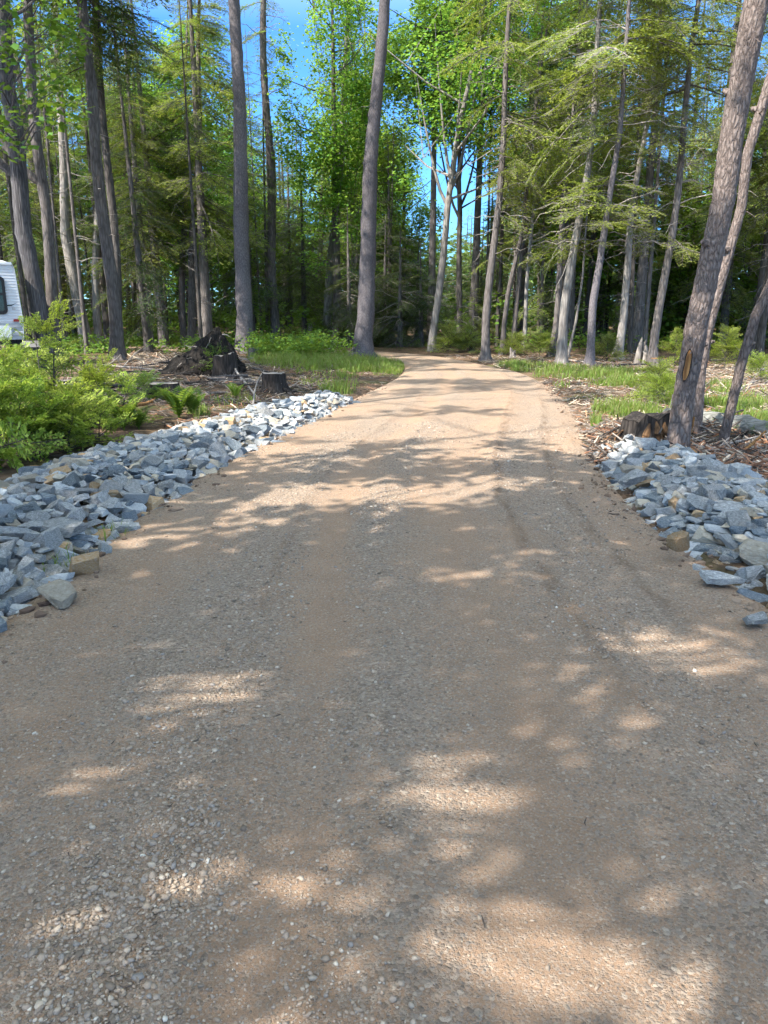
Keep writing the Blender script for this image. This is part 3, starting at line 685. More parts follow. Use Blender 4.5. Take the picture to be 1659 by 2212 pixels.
# ------------------------------------------------------------------ trees one can tell apart
def az_slope(P):
    P = np.atleast_2d(P); return np.degrees(np.arctan2(P[:, 0], P[:, 1])), (P[:, 2]-CAM_H)/np.hypot(P[:, 0], P[:, 1])
def open_sky(P):
    a, s = az_slope(P)
    return ~(((a > -6.5) & (a < -4.6) & (s > .235)) | ((a > 2.2) & (a < 6.3) & (s > .125) & (s < .195)) | ((a > -.2) & (a < 2.2) & (s > .315)))
HERO = [
 # name, points (base first), base width, top width, height, bark, crown kind, crown base, radius, label
 ('oak_tree', [(103,792),(92,715),(50,500),(37,283),(17,183),(8,67)], 37,30, 19, 'bark_furrow','maple',8.5,3.6, 'dark deeply furrowed oak trunk standing just beside the trailer'),
 ('pine_tree', [(124,786),(110,599),(99,465),(77,300),(66,100)], 25,21, 21, 'bark_grey','hemlock',9,2.8, 'straight brown grey trunk just behind the furrowed oak'),
 ('hemlock_tree', [(188,753),(163,599),(144,515),(136,432),(132,300),(130,217)], 25,14, 19, 'bark_pale','hemlock',8.5,2.8, 'pale crooked trunk with a knot and broken stub between oak and forked pair'),
 ('hemlock_tree', [(155,731),(150,599),(149,500)], 12,9, 17, 'bark_pale','hemlock',7,2.3, 'thin sunlit trunk tucked behind the pale crooked trunk'),
 ('hemlock_tree', [(212,752),(208,599),(210,450)], 17,14, 18, 'bark_pale','hemlock',8,2.4, 'slim bright trunk with dead twig stubs just behind the forked pair'),
 ('pine_tree', [(252,781),(240,599),(230,499),(210,333),(197,200),(182,100),(176,20)], 28,20, 21, 'bark_grey','hemlock',8.6,3.4, 'stout grey trunk with woodpecker holes rising from the brush'),
 ('pine_tree', [(262,772),(250,560),(242,467),(230,333),(217,167),(208,33)], 18,15, 20, 'bark_dark','hemlock',8.6,3.2, 'dark twin trunk leaning close behind the one with woodpecker holes'),
 ('hemlock_tree', [(305,745),(298,599),(293,467),(290,300)], 13,9, 16, 'bark_grey','hemlock',6.2,2.4, 'slender brown trunk alone between the woodpecker pair and the two brown trunks'),
 ('hemlock_tree', [(397,749),(396,599),(396,483),(398,433)], 14,10, 17, 'bark_grey','hemlock',6.6,2.5, 'straight narrow trunk close beside the thicker brown trunk behind the root mound'),
 ('hemlock_tree', [(411,752),(418,599),(420,465),(424,380),(427,300)], 19,13, 18, 'bark_grey','hemlock',7.0,3.0, 'thicker brown trunk with a broom of dead twigs behind the root mound'),
 ('hemlock_tree', [(428,726),(425,600),(424,500)], 9,7, 15, 'bark_pale','hemlock',6.5,1.9, 'thin pale stem directly behind the root mound'),
 ('white_pine', [(527,763),(525,599),(522,432),(517,300),(513,167),(508,0)], 36,24, 25, 'bark_purple','pine',14,3.6, 'big smooth purplish pine trunk bolt upright beside the root mound'),
 ('hemlock_tree', [(597,745),(589,599),(585,432),(583,333),(575,200),(568,67),(567,0)], 21,12, 21, 'bark_grey','hemlock',11.5,2.2, 'tall grey trunk bristling with bare dead limbs beside the big upright pine'),
 ('hemlock_tree', [(700,741),(710,632),(726,465),(736,333),(748,167),(753,0)], 19,10, 22, 'bark_pale','hemlock',13,1.8, 'leaning pale trunk with bare side limbs and long bark scars'),
 ('dead_tree', [(721,733),(724,660),(728,599),(733,500)], 13,7, 9, 'dead_wood',None,0,0, 'dead companion stem standing against the scarred leaning trunk'),
 ('white_pine', [(783,775),(790,599),(800,432),(805,333),(816,167),(828,0)], 39,23, 25, 'bark_purple','pine',14,3.4, 'big smooth purple grey pine leaning over the bend of the drive'),
 ('maple_tree', [(933,761),(950,599),(966,449),(983,350),(993,283),(1006,217),(1013,180)], 16,9, 17, 'bark_pale','mapleR',5.2,3.6, 'pale forked maple trunk at the edge of the bend'),
 ('maple_tree', [(990,750),(993,599),(995,465),(990,383),(990,300)], 13,8, 16, 'bark_dark','mapleR',5.4,3.0, 'dark straight maple trunk behind the pale forked maple'),
 ('hemlock_tree', [(1048,778),(1058,632),(1068,515),(1080,367),(1086,283)], 18,12, 19, 'bark_grey','hemL',5.0,2.7, 'grey hemlock trunk on the grass verge next along from the maples'),
 ('hemlock_tree', [(1085,766),(1100,632),(1109,582),(1126,499),(1133,417),(1145,340)], 11,7, 15, 'bark_grey','hemL',5.0,2.2, 'slim leaning hemlock behind the verge trunk by the maples'),
 ('hemlock_tree', [(1131,756),(1139,632),(1149,499),(1156,383)], 9,6, 14, 'bark_pale','hemL',4.6,2.0, 'thinnest pale hemlock stem of the row beyond the verge'),
 ('hemlock_tree', [(1191,770),(1203,649),(1216,499),(1221,433),(1229,333)], 13,10, 17, 'bark_grey','hemL',5.2,2.4, 'brown hemlock trunk close behind the thick white footed hemlock'),
 ('hemlock_tree', [(1213,786),(1223,665),(1239,549),(1253,449),(1266,367),(1279,267),(1289,150)], 20,11, 20, 'bark_pale','hemL',6.0,2.7, 'thick hemlock with a whitened foot and one long white dead limb'),
 ('young_tree', [(1226,773),(1241,699),(1256,599),(1262,540)], 6,4, 8, 'bark_pale','hemlock',4.2,1.1, 'thin curved sapling stem leaning beside the whitened hemlock'),
 ('hemlock_tree', [(1273,790),(1284,649),(1299,565),(1309,482),(1319,400),(1336,283),(1342,220)], 17,10, 19, 'bark_purple','hemL',5.6,2.6, 'smooth grey hemlock with a drooping green branch across its middle'),
 ('hemlock_tree', [(1333,776),(1346,682),(1358,582),(1364,499),(1369,433),(1389,300)], 18,10, 19, 'bark_pale','hemL',5.4,2.6, 'sunlit dappled hemlock trunk with a flared brown foot'),
 ('hemlock_tree', [(1409,787),(1426,665),(1439,565),(1453,465),(1466,367),(1479,267)], 18,13, 19, 'bark_grey','hemL',5.8,2.7, 'grey hemlock trunk beside the broken snag at the edge of the clearing'),
 ('red_pine', [(1462,988),(1476,832),(1493,699),(1523,549),(1549,432),(1569,300),(1606,133),(1633,17)], 44,51, 16, 'bark_plate','pine',10,2.8, 'thick red brown trunk with scaly bark and an orange wound'),
 ('red_pine', [(1503,964),(1510,799),(1526,715),(1549,632),(1573,549),(1603,449),(1619,333),(1646,250)], 19,21, 14, 'bark_plate','pine',9.5,2.2, 'thinner knobbly trunk crossing close behind the orange wounded one'),
 ('red_pine', [(1556,978),(1573,882),(1589,782),(1619,682),(1653,615),(1690,530)], 20,20, 12, 'bark_plate','pine',8,2.0, 'thin grey brown trunk leaning outward in front of the fallen log'),
 ('hemlock_tree', [(1626,767),(1639,699),(1651,640),(1668,560)], 18,13, 17, 'bark_grey','hemL',6,2.4, 'grey trunk behind the outward leaning stem across the clearing'),
 ('hemlock_tree', [(1601,741),(1619,649),(1626,565),(1640,430)], 11,9, 16, 'bark_dark','hemL',5,2.2, 'shaded thin trunk half hidden behind the outward leaning stem'),
]
def trunk_kind(n):
    return n
TR = []
for hi, (name, pts, w0, w1, H, bark, kind, zc, r, lab) in enumerate(HERO):
    T = Trunk(pts, w0, w1, H, hi); g = np.random.default_rng(500+hi); TR.append(T)
    T.base[2] = gz(T.base[0], T.base[1])*.6
    near = T.base[1] < 12
    e = empty(name, T.base, lab, 'tree')
    mb = MB(); T.mesh(mb, 28 if near else 14, 1.18 if near else 1.6, .045 if near else .22, .028 if near else .05, 0, hi, .03)
    if near:
        for z, a, s_ in ((2.2, 3.6, .05), (3.6, 2.8, .04), (4.6, 5.2, .05), (5.3, 3.9, .045), (1.2, 5.9, .03)):   # knots
            c = T.cen(z); q = c+np.array([math.cos(a), math.sin(a), 0])*T.rad(z)*.92
            tube(mb, np.array([q-[0,0,0], q+np.array([math.cos(a), math.sin(a), .25])*s_*1.4]), [s_, s_*.45], 7, 0, True, .1, hi)
        limbs_dead(mb, g, T.cen, T.rad, 2.0, 7.5, 7, .15, .5)
    dz0 = 1.2 if kind is None else 1.6
    nd = {'white_pine': 4, 'oak_tree': 3, 'maple_tree': 6, 'dead_tree': 12, 'young_tree': 5}.get(name, 26)
    if 'bristling' in lab: nd = 110
    if 'bare side limbs' in lab: nd = 60
    if kind == 'hemL': nd = 48
    if not near: limbs_dead(mb, g, T.cen, T.rad, 3.2 if nd > 12 else 1.5, min(H-1, max(zc+2.5, 9)), nd, .4, 2.3 if nd > 30 else 1.6, 1)
    if 'dead twigs' in lab: limbs_dead(mb, g, T.cen, T.rad, 6.2, 6.8, 22, .6, 1.1, 1, .5)
    if name == 'maple_tree':      # forked limbs
        z = 5.2
        for a, L, up in ((2.7, 1.3, 4.5), (.4, 1.1, 4.2), (3.4, .7, 5), (5.0, .8, 3.8)):
            c = T.cen(z); c[2] = z; tt = np.linspace(0, 1, 7)
            P = c+np.stack([np.cos(a)*L*tt**.8, np.sin(a)*L*tt**.8*.6, up*tt**1.15], 1)
            tube(mb, P, np.linspace(T.rad(z)*.6, .015, 7), 7, 0, False); z += .45
    if 'furrowed oak' in lab:
        c = T.cen(5.0); c[2] = 5.0; tt = np.linspace(0, 1, 8)
        P = c+np.stack([-1.9*tt**.8, -.5*tt, 3.6*tt**1.3], 1); tube(mb, P, np.linspace(.13, .04, 8), 8, 0, False)
    if 'twin trunk' not in lab and name != 'dead_tree' and not near:   # root flare toes
        for a in g.uniform(0, 2*PI, 5):
            rr = T.rad(0); c = T.P[0].copy(); d = np.array([math.cos(a), math.sin(a), 0])
            tube(mb, np.array([c+d*rr*.7+[0,0,.22], c+d*rr*1.35+[0,0,.06], c+d*rr*2.1+[0,0,-.06]]), [rr*.5, rr*.36, rr*.12], 7, 0, False)
    T.loc(mb); mb.build('trunk', [M[bark], M['dead_wood'] if bark not in ('bark_dark',) else M['bark_dark']], e, True)
    if kind in ('hemlock', 'hemL', 'pine'):
        pr = SPR_P if kind == 'pine' else SPR_HF if T.base[1] < 24 else SPR_H
        nb = 32 if kind == 'hemlock' else 95 if kind == 'hemL' else 80
        if r < 1.5: nb = 40
        if hi in (5, 6): nb = 85
        mb = conifer(g, T.cen, zc, T.H-.1, r, nb, pr, 'pine' if kind == 'pine' else 'cone', open_sky)
        if kind == 'hemL':         # straggling lower sprays
            mb2 = conifer(g, T.cen, 3.0, zc+1.5, r*.7, 6, pr, 'full', open_sky)
            for V, F, m_ in zip(mb2.V, mb2.F, mb2.M): mb.V.append(V); mb.F.append(F+mb.n); mb.M.append(m_)
            mb.n += mb2.n
        T.loc(mb)
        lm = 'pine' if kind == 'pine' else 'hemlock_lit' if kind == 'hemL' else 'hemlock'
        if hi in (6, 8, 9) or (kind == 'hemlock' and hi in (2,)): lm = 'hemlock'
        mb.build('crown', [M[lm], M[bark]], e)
    elif kind in ('maple', 'mapleR'):
        mb = broadleaf(g, T.cen, zc, T.H+.6, r, 230 if kind == 'mapleR' else 150, 56, .125, open_sky if kind == 'mapleR' else None)
        T.loc(mb); mb.build('crown', [M['maple'], M[bark]], e)
    T.e = e
T11 = TR[[i for i, h in enumerate(HERO) if 'orange wound' in h[9]][0]]
# the wound in the bark of the thick trunk: a shallow bowl of bare orange wood with a dark rim
def wound(T, z0, z1, a0, wdt, parent, depth=.02):
    mb = MB(); V = []; n, k = 16, 9
    for i in range(n):
        f = i/(n-1); z = z0+(z1-z0)*f; c = T.cen(z); rr = float(T.rad(z)*(1+.28*math.exp(-z/.28)))
        half = wdt*math.sin(PI*f)**.7*(1+.15*math.sin(f*9))
        for j in range(k):
            q = (j/(k-1)*2-1); a = a0+q*half
            rim = 1.10 if abs(q) > .8 or f < .06 or f > .94 else 1.045
            V.append((c[0]+math.cos(a)*rr*rim, c[1]+math.sin(a)*rr*rim, z))
    i = (np.arange(n-1)[:, None]*k+np.arange(k-1)[None]).ravel(); F = np.stack([i, i+1, i+k+1, i+k], 1)
    ed = ((i % k) == 0) | ((i % k) == k-2) | (i//k == 0) | (i//k == n-2); mb.add(V, F[~ed]); mb.add(V, F[ed], 1); mb.V = [np.array(v)-T.base for v in mb.V]
    o = mb.build('bark_wound', [M['raw_wood'], M['stump_dark']], parent, True); o['label'] = 'bare orange wood where the bark is torn off'
wound(T11, .82, 1.17, -2.15, .36, T11.e)

# drooping green branch of the oak/maple that hangs into the top corner
g = np.random.default_rng(77)
T = TR[0]; mb = MB(); C = []
for k in range(64):
    u_, v_ = g.uniform(-70, 175), g.uniform(25, 330)
    if u_ > 60 and v_ > 260: continue
    C.append(AT(u_, v_, g.uniform(15.5, 19.5)))
C = np.array(C); leaf_clumps(mb, g, C, g.uniform(.25, .42, len(C)), 16, .15)
for c in C[::3]:
    st = T.cen(min(8.5, c[2]+.3)); st[2] = min(8.5, c[2]+.3); md = (st+c)/2+np.array([0, 0, .25])
    tube(mb, np.array([st, md, c]), [.03, .018, .006], 4, 1, False)
mb.V = [V-T.base for V in mb.V]
mb.build('leafy_bough', [M['maple_shade'], M['bark_furrow']], T.e)
# drooping branch across one smooth grey hemlock
T = TR[24]; mb = MB(); g = np.random.default_rng(78)
pos = []; 
for k in range(16):
    z = g.uniform(3.8, 5.3); c = T.cen(z); c[2] = z; pos.append(c)
pos = np.array(pos); n = len(pos); yaw = g.normal(0, .9, n)+np.where(np.arange(n) % 2, 0.0, PI); L = g.uniform(.9, 1.9, n)
put_sprays(mb, SPR_HF, pos, spray_mats(pos, yaw, g.normal(-.1, .12, n), g.normal(0, .2, n), L), g)
mb.V = [V-T.base for V in mb.V]; mb.build('low_branch', [M['hemlock_lit'], M['bark_grey']], T.e)
# ------------------------------------------------------------------ central maples and conifers round the gap in the canopy
def straight(x, y, H, r0, lean=(0, 0)):
    z0 = gz(x, y)
    def cen(z): return np.array([x+lean[0]*z, y+lean[1]*z, z])
    mb = MB(); zs = np.concatenate([[-.25, 0, .15, .4], np.arange(1, H, .8), [H]])
    P = np.stack([cen(z) for z in zs]); P[:, 2] = zs+z0
    rr = np.maximum(r0*(1-zs/H*.92), .012)*(1+.4*np.exp(-np.clip(zs, 0, None)/.25)); tube(mb, P, rr, 10, 0, True, .05, int(abs(x)*100)+3)
    return mb, cen, np.array([x, y, z0])
MID = [ # u, distance, crown base, top, radius, kind, label
 (735, 37, 2.6, 17.5, 2.7, 'maple', 'tall bright green maple column behind the scarred leaning trunk'),
 (800, 43, 2.8, 16.5, 2.5, 'maple', 'bright green maple filling the space behind the purple grey pine'),
 (868, 46, 2.5, 11.6, 2.4, 'maple', 'lower green maple over the dark bend of the drive'),
 (668, 40, 1.5, 9.2, 2.3, 'hemlock', 'short olive hemlock under the strip of open sky'),
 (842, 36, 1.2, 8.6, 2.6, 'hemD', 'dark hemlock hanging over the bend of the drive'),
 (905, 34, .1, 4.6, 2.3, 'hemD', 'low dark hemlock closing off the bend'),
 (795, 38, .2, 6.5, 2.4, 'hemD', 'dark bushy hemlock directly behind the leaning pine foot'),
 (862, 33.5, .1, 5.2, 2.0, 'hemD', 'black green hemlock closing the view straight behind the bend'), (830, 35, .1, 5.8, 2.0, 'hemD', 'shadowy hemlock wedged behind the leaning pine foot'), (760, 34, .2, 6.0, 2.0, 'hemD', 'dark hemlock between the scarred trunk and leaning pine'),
 (1040, 40, .8, 8.2, 2.2, 'hemL', 'yellow green hemlock behind the verge trunk by the maples'),
 (975, 52, .5, 7.0, 2.6, 'pine', 'hazy pale pine low under the gap of blue sky'),
 (1010, 30, .2, 2.6, 1.2, 'hemL', 'young bushy hemlock at the foot of the two maples'),
 (1150, 34, .4, 6.5, 2.0, 'hemL', 'bushy lit hemlock behind the thinnest pale stem'),
 (1240, 36, 1.0, 9.5, 2.4, 'maple', 'bright young maple glowing behind the whitened hemlock'),
 (1160, 42, 4.0, 17, 2.8, 'maple', 'tall pale green maple top behind the slim hemlocks'),
 (1105, 39, 5.0, 19, 3.0, 'hemL', 'tall feathery hemlock behind the slim leaning hemlock'),
 (1010, 37, 6.8, 17, 2.9, 'maple', 'airy bright maple crown above the gap of blue sky'),
 (925, 36, 8.4, 15.2, 2.2, 'maple', 'bright maple top reaching over the drive from the verge'),
 (1400, 37, 1.0, 13, 2.8, 'hemL', 'dense hemlock filling the space behind the snag'),
 (1520, 33, .8, 12, 2.6, 'hemL', 'feathery hemlock standing between the clearing and thick red trunk'),
 (1320, 35, 1.0, 12, 2.6, 'hemlock', 'shaded dense hemlock between the dappled and smooth trunks'),
 (560, 36, 1.5, 13, 2.5, 'hemlock', 'grey green hemlock seen between the two big upright trunks'),
 (380, 34, 3.5, 16, 3.0, 'hemlock', 'olive hemlock with drooping layers above the root mound'),
 (470, 32, 4.2, 17, 3.0, 'hemL', 'drooping olive hemlock close against the big upright pine'),
 (330, 40, 4.2, 17, 2.8, 'hemlock', 'tall hemlock behind the slender lone brown trunk'),
 (640, 46, 2.0, 11.0, 2.4, 'hemlock', 'blue green spruce shaped hemlock beside the strip of sky'),
 (45, 36, 1.5, 16, 3.2, 'hemL', 'leafy hemlock lit up behind the trailer roof'),
 (118, 33, 2.4, 13, 2.4, 'hemlock', 'drooping lit hemlock showing between furrowed oak and crooked pale trunk'), (182, 36, 2.0, 14, 2.6, 'hemL', 'bright layered hemlock behind the crooked pale trunk'),
 (268, 34, 2.6, 12, 2.3, 'hemlock', 'lit hemlock filling the space beside the woodpecker trunk'), (350, 32, 3.2, 13, 2.3, 'hemL', 'yellow green hemlock between the lone slender trunk and brown pair'),
 (455, 38, 2.2, 15, 2.6, 'maple', 'sunlit broadleaf tree behind the brown trunk pair'), (552, 44, 1.5, 9, 2.4, 'maple', 'pale green broadleaf glowing low between the two upright trunks'),
 (1205, 33, 5.5, 17, 2.7, 'hemL', 'tall golden green hemlock top over the thickest row trunk'), (1345, 31, 5.5, 16, 2.7, 'hemL', 'golden hemlock crown above the smooth trunk'),
 (1475, 30, 5.0, 16, 2.8, 'hemL', 'golden hemlock crown reaching toward the thick red trunk'), (1590, 29, 4.5, 15, 2.8, 'hemL', 'feathery yellow green hemlock crown behind the wounded trunk'),
 (1440, 36, .6, 7, 2.4, 'maple', 'bright leafy young maple beyond the snag'), (1560, 35, .5, 6, 2.4, 'maple', 'glowing low maple at the back of the clearing')]
for k, (u_, dist, zc, H, r, kind, lab) in enumerate(MID):
    g = np.random.default_rng(900+k); x = (u_-CU)/FPX*dist*1.0/cp
    mb, cen, base = straight(x, dist, H-.3, .09+.008*H, (g.normal(0, .012), g.normal(0, .012)))
    e = empty('maple_tree' if kind == 'maple' else 'pine_tree' if kind == 'pine' else 'hemlock_tree', base, lab, 'tree')
    if kind != 'maple': limbs_dead(mb, g, cen, None, max(.8, zc*.4), max(zc+2, H*.5), 16, .4, 1.8, 1)
    mb.V = [V-base for V in mb.V]; mb.build('trunk', [M['bark_grey'], M['dead_wood']], e, True)
    if kind == 'maple': mb = broadleaf(g, cen, zc, H, r, int(82*(H-zc)**.6*r/2.5), 52, .14, open_sky)
    else: mb = conifer(g, cen, zc, H, r, int(22+9*(H-zc)), SPR_P if kind == 'pine' else SPR_H, 'cone', open_sky)
    mb.V = [V-base for V in mb.V]
    mb.build('crown', [M['maple' if kind == 'maple' else 'pine' if kind == 'pine' else 'hemlock_lit' if kind == 'hemL' else 'hemlock_shaded' if kind == 'hemD' else 'hemlock'], M['bark_grey']], e)

# ------------------------------------------------------------------ the forest behind: many trees, a few shared shapes
def bg_proto(k):
    g = np.random.default_rng(1300+k); kind = ['hemlock', 'hemlock', 'hemL', 'hemL', 'maple', 'pine', 'hemlock', 'maple'][k]
    H = [17, 20, 16, 19, 15, 20, 12, 17][k]; zc = [4.5, 6, 3.5, 5, 4, 6.5, 1.0, 5][k]; r = [2.8, 3.0, 2.7, 3.0, 3.2, 3.2, 2.4, 3.4][k]
    mb, cen, base = straight(0, 0, H-.3, .10+.006*H, (g.normal(0, .012), g.normal(0, .012)))
    for V in mb.V: V[:, 2] -= base[2]
    limbs_dead(mb, g, cen, None, 1.5, zc+3, 22, .4, 1.8, 1)
    tm = mb.mesh('trunk', [M['bark_dark'] if k % 2 else M['bark_grey'], M['dead_wood']], True)
    if kind == 'maple': cb = broadleaf(g, cen, zc, H, r, 230, 34, .20)
    else: cb = conifer(g, cen, zc, H, r, 105, SPR_P if kind == 'pine' else SPR_H, 'cone')
    cm = cb.mesh('crown', [M['maple' if kind == 'maple' else 'pine' if kind == 'pine' else 'hemlock_lit' if kind == 'hemL' else 'hemlock_shaded'], M['bark_dark']])
    return kind, H, tm, cm
BG = [bg_proto(k) for k in range(8)]
BGN = {'hemlock': ('hemlock_tree', 'dark hemlock'), 'hemL': ('hemlock_tree', 'yellow green hemlock'), 'maple': ('maple_tree', 'bright green broadleaf tree'), 'pine': ('pine_tree', 'dark pine')}
placed = [(T.base[0], T.base[1]) for T in TR]+[((m[0]-CU)/FPX*m[1]/cp, m[1]) for m in MID]
def bg_tree(k, x, y, sc, zone):
    kind, H, tm, cm = BG[k]; nm, word = BGN[kind]
    lab = f'{word} {zone}'
    e = empty(nm, (x, y, gz(x, y)), lab, 'tree', 'forest: '+lab)
    a = float(rng.uniform(0, 2*PI)); e.rotation_euler = (float(rng.normal(0, .02)), float(rng.normal(0, .02)), a); e.scale = (sc*float(rng.uniform(.85, 1.1)),)*2+(sc,)
    link('trunk', tm, e); link('crown', cm, e)
LITT = np.array([((m[0]-CU)/FPX*m[1]/cp, m[1], (m[2]+m[3])/2) for m in MID ]+[(T.base[0]+.3, T.base[1]-.5, 7.0) for T, hh_ in zip(TR, HERO) if hh_[6] in ('hemL', 'mapleR')])
def blocks_sun(x, y, H, r):
    dx, dy = x-LITT[:, 0], y-LITT[:, 1]; s_ = dx*-.8+dy*-.6; lat = np.abs(dx*.6-dy*.8)
    return bool(((s_ > .8) & (s_ < 16) & (lat < r) & (LITT[:, 2]+s_*tan_el < H-1)).any())
tan_el = math.tan(SUN_EL)
cnt = 0; tries = 0
while cnt < 140 and tries < 6000:
    tries += 1
    a = rng.uniform(-33, 34); dist = 27+55*rng.random()**1.15
    x, y = dist*math.sin(R(a)), dist*math.cos(R(a))
    if a < -3 and dist < 29: continue
    if a > 3 and dist < 30: continue
    if a > 7 and dist > 42 and rng.random() < .55: continue
    if road_off(x, y)[0][0] < 2.2 or (-19 < x < -8 and y < 27): continue
    ms = 2.1 if dist < 45 else 2.7
    if any((x-p)**2+(y-q)**2 < ms*ms for p, q in placed): continue
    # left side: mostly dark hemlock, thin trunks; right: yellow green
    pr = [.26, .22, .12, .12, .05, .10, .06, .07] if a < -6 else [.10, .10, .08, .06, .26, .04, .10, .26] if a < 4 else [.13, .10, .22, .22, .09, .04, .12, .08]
    k = int(rng.choice(8, p=np.array(pr)/sum(pr)))
    sc = float(rng.uniform(.8, 1.2))
    H = BG[k][1]*sc; half = math.degrees(math.atan(2.6/dist)); top = 99
    if -6.7-half*.75 < a < -4.5+half*.75: top = .225*dist+1.5
    if 1.9-half*.8 < a < 6.4+half*.8: top = .118*dist+1.5
    elif -1 < a <= 1.9: top = .28*dist+1.5
    if H > top:
        if top < 4: continue
        k = 6; sc = top/BG[6][1]
        if sc < .35: continue
    if blocks_sun(x, y, BG[k][1]*sc, 2.6): continue
    zone = ('deep in the woods behind the trailer side trunks' if a < -14 else 'among the crowded trunks behind the root mound' if a < -6 else 'massed behind the bend of the drive' if a < 4
            else 'behind the row of hemlocks across the verge' if a < 17 else 'in the dense wood past the clearing')
    if dist > 52: zone = zone+', far off'
    bg_tree(k, x, y, sc, zone); placed.append((x, y)); cnt += 1
print('bg trees', cnt, tries)
# slim dark trunks standing close together on the trailer side
tp = []
for k in range(4):
    mb, cen, base = straight(0, 0, 15, [.09, .12, .07, .10][k], (.01*k-.015, .01))
    for V in mb.V: V[:, 2] -= base[2]
    g = np.random.default_rng(k); limbs_dead(mb, g, cen, None, 1.2, 9, 30, .3, 1.3, 1)
    cb = conifer(g, cen, 9.0, 15, 1.4, 34, SPR_H, 'cone')
    tp.append((mb.mesh('trunk', [M['bark_dark'] if k % 2 else M['bark_grey'], M['dead_wood']], True), cb.mesh('crown', [M['hemlock_shaded'], M['bark_dark']])))
cnt = 0; tries = 0
while cnt < 72 and tries < 4000:
    tries += 1
    a = rng.uniform(-30, 27); dist = rng.uniform(29, 48)
    if -8 < a < 9 and rng.random() < .8: continue
    if a > 9 and rng.random() < .55: continue
    x, y = dist*math.sin(R(a)), dist*math.cos(R(a))
    if road_off(x, y)[0][0] < 1.6 or any((x-p)**2+(y-q)**2 < .8 for p, q in placed) or (-19 < x < -8 and y < 27): continue
    if -6.9 < a < -4.3 or 1.5 < a < 6.8: continue
    if blocks_sun(x, y, 14, 1.1) and rng.random() < .7: continue
    k = int(rng.integers(0, 4))
    zone = 'between the trunks behind the trailer' if a < -14 else 'in the shade behind the root mound' if a < -3 else 'in the shade behind the hemlock row' if a < 17 else 'in the shade past the clearing'
    lab = ('slim grey tree ' if k % 2 == 0 else 'slim blackish tree ')+zone
    e = empty('hemlock_tree', (x, y, gz(x, y)), lab, 'tree', 'forest: '+lab); e.rotation_euler = (float(rng.normal(0, .03)), float(rng.normal(0, .03)), float(rng.uniform(0, 6))); s_ = float(rng.uniform(.8, 1.15)); e.scale = (s_, s_, s_)
    link('trunk', tp[k][0], e); link('crown', tp[k][1], e); placed.append((x, y)); cnt += 1

# ------------------------------------------------------------------ unseen trees beside and behind the viewer, crowns shaped to throw the wanted dapple
def ell(u, v, rx, ry, w):
    c = G(u, v); a = G(u+rx, v); t_ = G(u, v-ry); bq = G(u, v+ry)
    return (c[0], c[1], abs(a[0]-c[0]), abs(t_[1]-bq[1])/2, w)
LIT = [ell(*q) for q in [
 (440,1514,100,38,1),(985,1706,110,62,1),(1015,1790,62,55,1),(655,1871,78,48,.9),(1240,2085,200,115,1),(1480,1411,95,34,1),(265,1686,125,48,.9),(30,1706,70,45,.85),(380,1745,60,26,.5),
 (210,1406,70,22,.5),(470,1306,55,18,.6),(60,1456,90,40,.35),(1265,1476,75,24,.5),(1060,1571,60,26,.35),(1360,1600,55,26,.35),(985,1241,120,22,.5),(810,1231,40,12,.4),
 (620,2175,100,80,.55),(790,2010,80,35,.3),(500,1126,120,15,.8),(370,1158,95,14,.9),(600,1098,80,12,.8),(850,1074,190,24,1),(700,1062,120,14,.7),(1090,1045,100,16,.8),(600,1003,140,22,.6),(820,1000,120,14,.5),
 (1000,985,160,18,.7),(640,960,150,22,.8),(900,930,280,26,1),(1200,912,90,60,1),(860,905,240,22,.8),(1000,875,200,14,.7),(420,1090,60,10,.4)]]
LITW = [(-2.35, 10.4, 1.5, 1.35, 1), (-4.6, 9.8, 2.2, 2.0, .9), (-6.2, 8.2, 2.0, 1.6, .7), (6.2, 12.0, 3.4, 2.6, .95), (4.2, 11.0, 1.6, 1.2, .9), (8.5, 9.8, 2.2, 2.0, .9), (5.6, 16, 3.0, 2.0, .8), (-5.5, 20.5, 1.6, .9, .8), (4.9,6.4,.5,.4,.7),
        (-3.0, 13.8, 1.2, .35, .4), (-10.5, 21, 2.6, 2.6, .45)]
def shade_prob(x, y):
    base = np.ones_like(x)
    st = fbm(x*.42+3, y*1.5+8)                      # wide streaks further down the drive
    far = smooth01(8.2, 10.5, y)
    onroad = smooth01(.6, 0, road_off(x, y)[0])
    base = base*(1-far)+far*np.where(onroad > .5, smooth01(.50, .57, st), np.where(x < 0, smooth01(.36, .44, st)*.95, smooth01(.50, .60, st)*.8))
    keep = base.copy()
    for (cx, cy, rx, ry, w) in LIT+LITW:
        q = np.sqrt(((x-cx)/rx)**2+((y-cy)/ry)**2); keep = np.minimum(keep, np.where((q-1)*np.minimum(rx, ry) < MARG, 1-w, 1.0))
    return keep
SH = [(-8,-3.2),(-10.5,-8),(-5.2,-6.5),(-8.6,2.2),(-12.5,5.6),(-8.0,7.6),(-12.4,11.6),(-11.6,16.2),(-14.5,20.2),(-6.9,-.1),(-3.6,-10)]
def sample(x0, x1, y0, y1, st, drop):
    X_, Y_ = np.meshgrid(np.arange(x0, x1, st), np.arange(y0, y1, st)); x = X_.ravel()+rng.uniform(-.5, .5, X_.size)*st; y = Y_.ravel()+rng.uniform(-.5, .5, X_.size)*st
    near_ = (y < 4.7) & (np.abs(x) < 2.7); ok = (near_ == (st < .15)) & ((y < 8) | (rng.random(len(x)) > drop)); return x[ok], y[ok]
MARG = .095; ax_, ay_ = sample(-6.2, 7.4, -.6, 26, .21, .3); k_ = rng.random(len(ax_)) < shade_prob(ax_, ay_); ax_, ay_ = ax_[k_], ay_[k_]
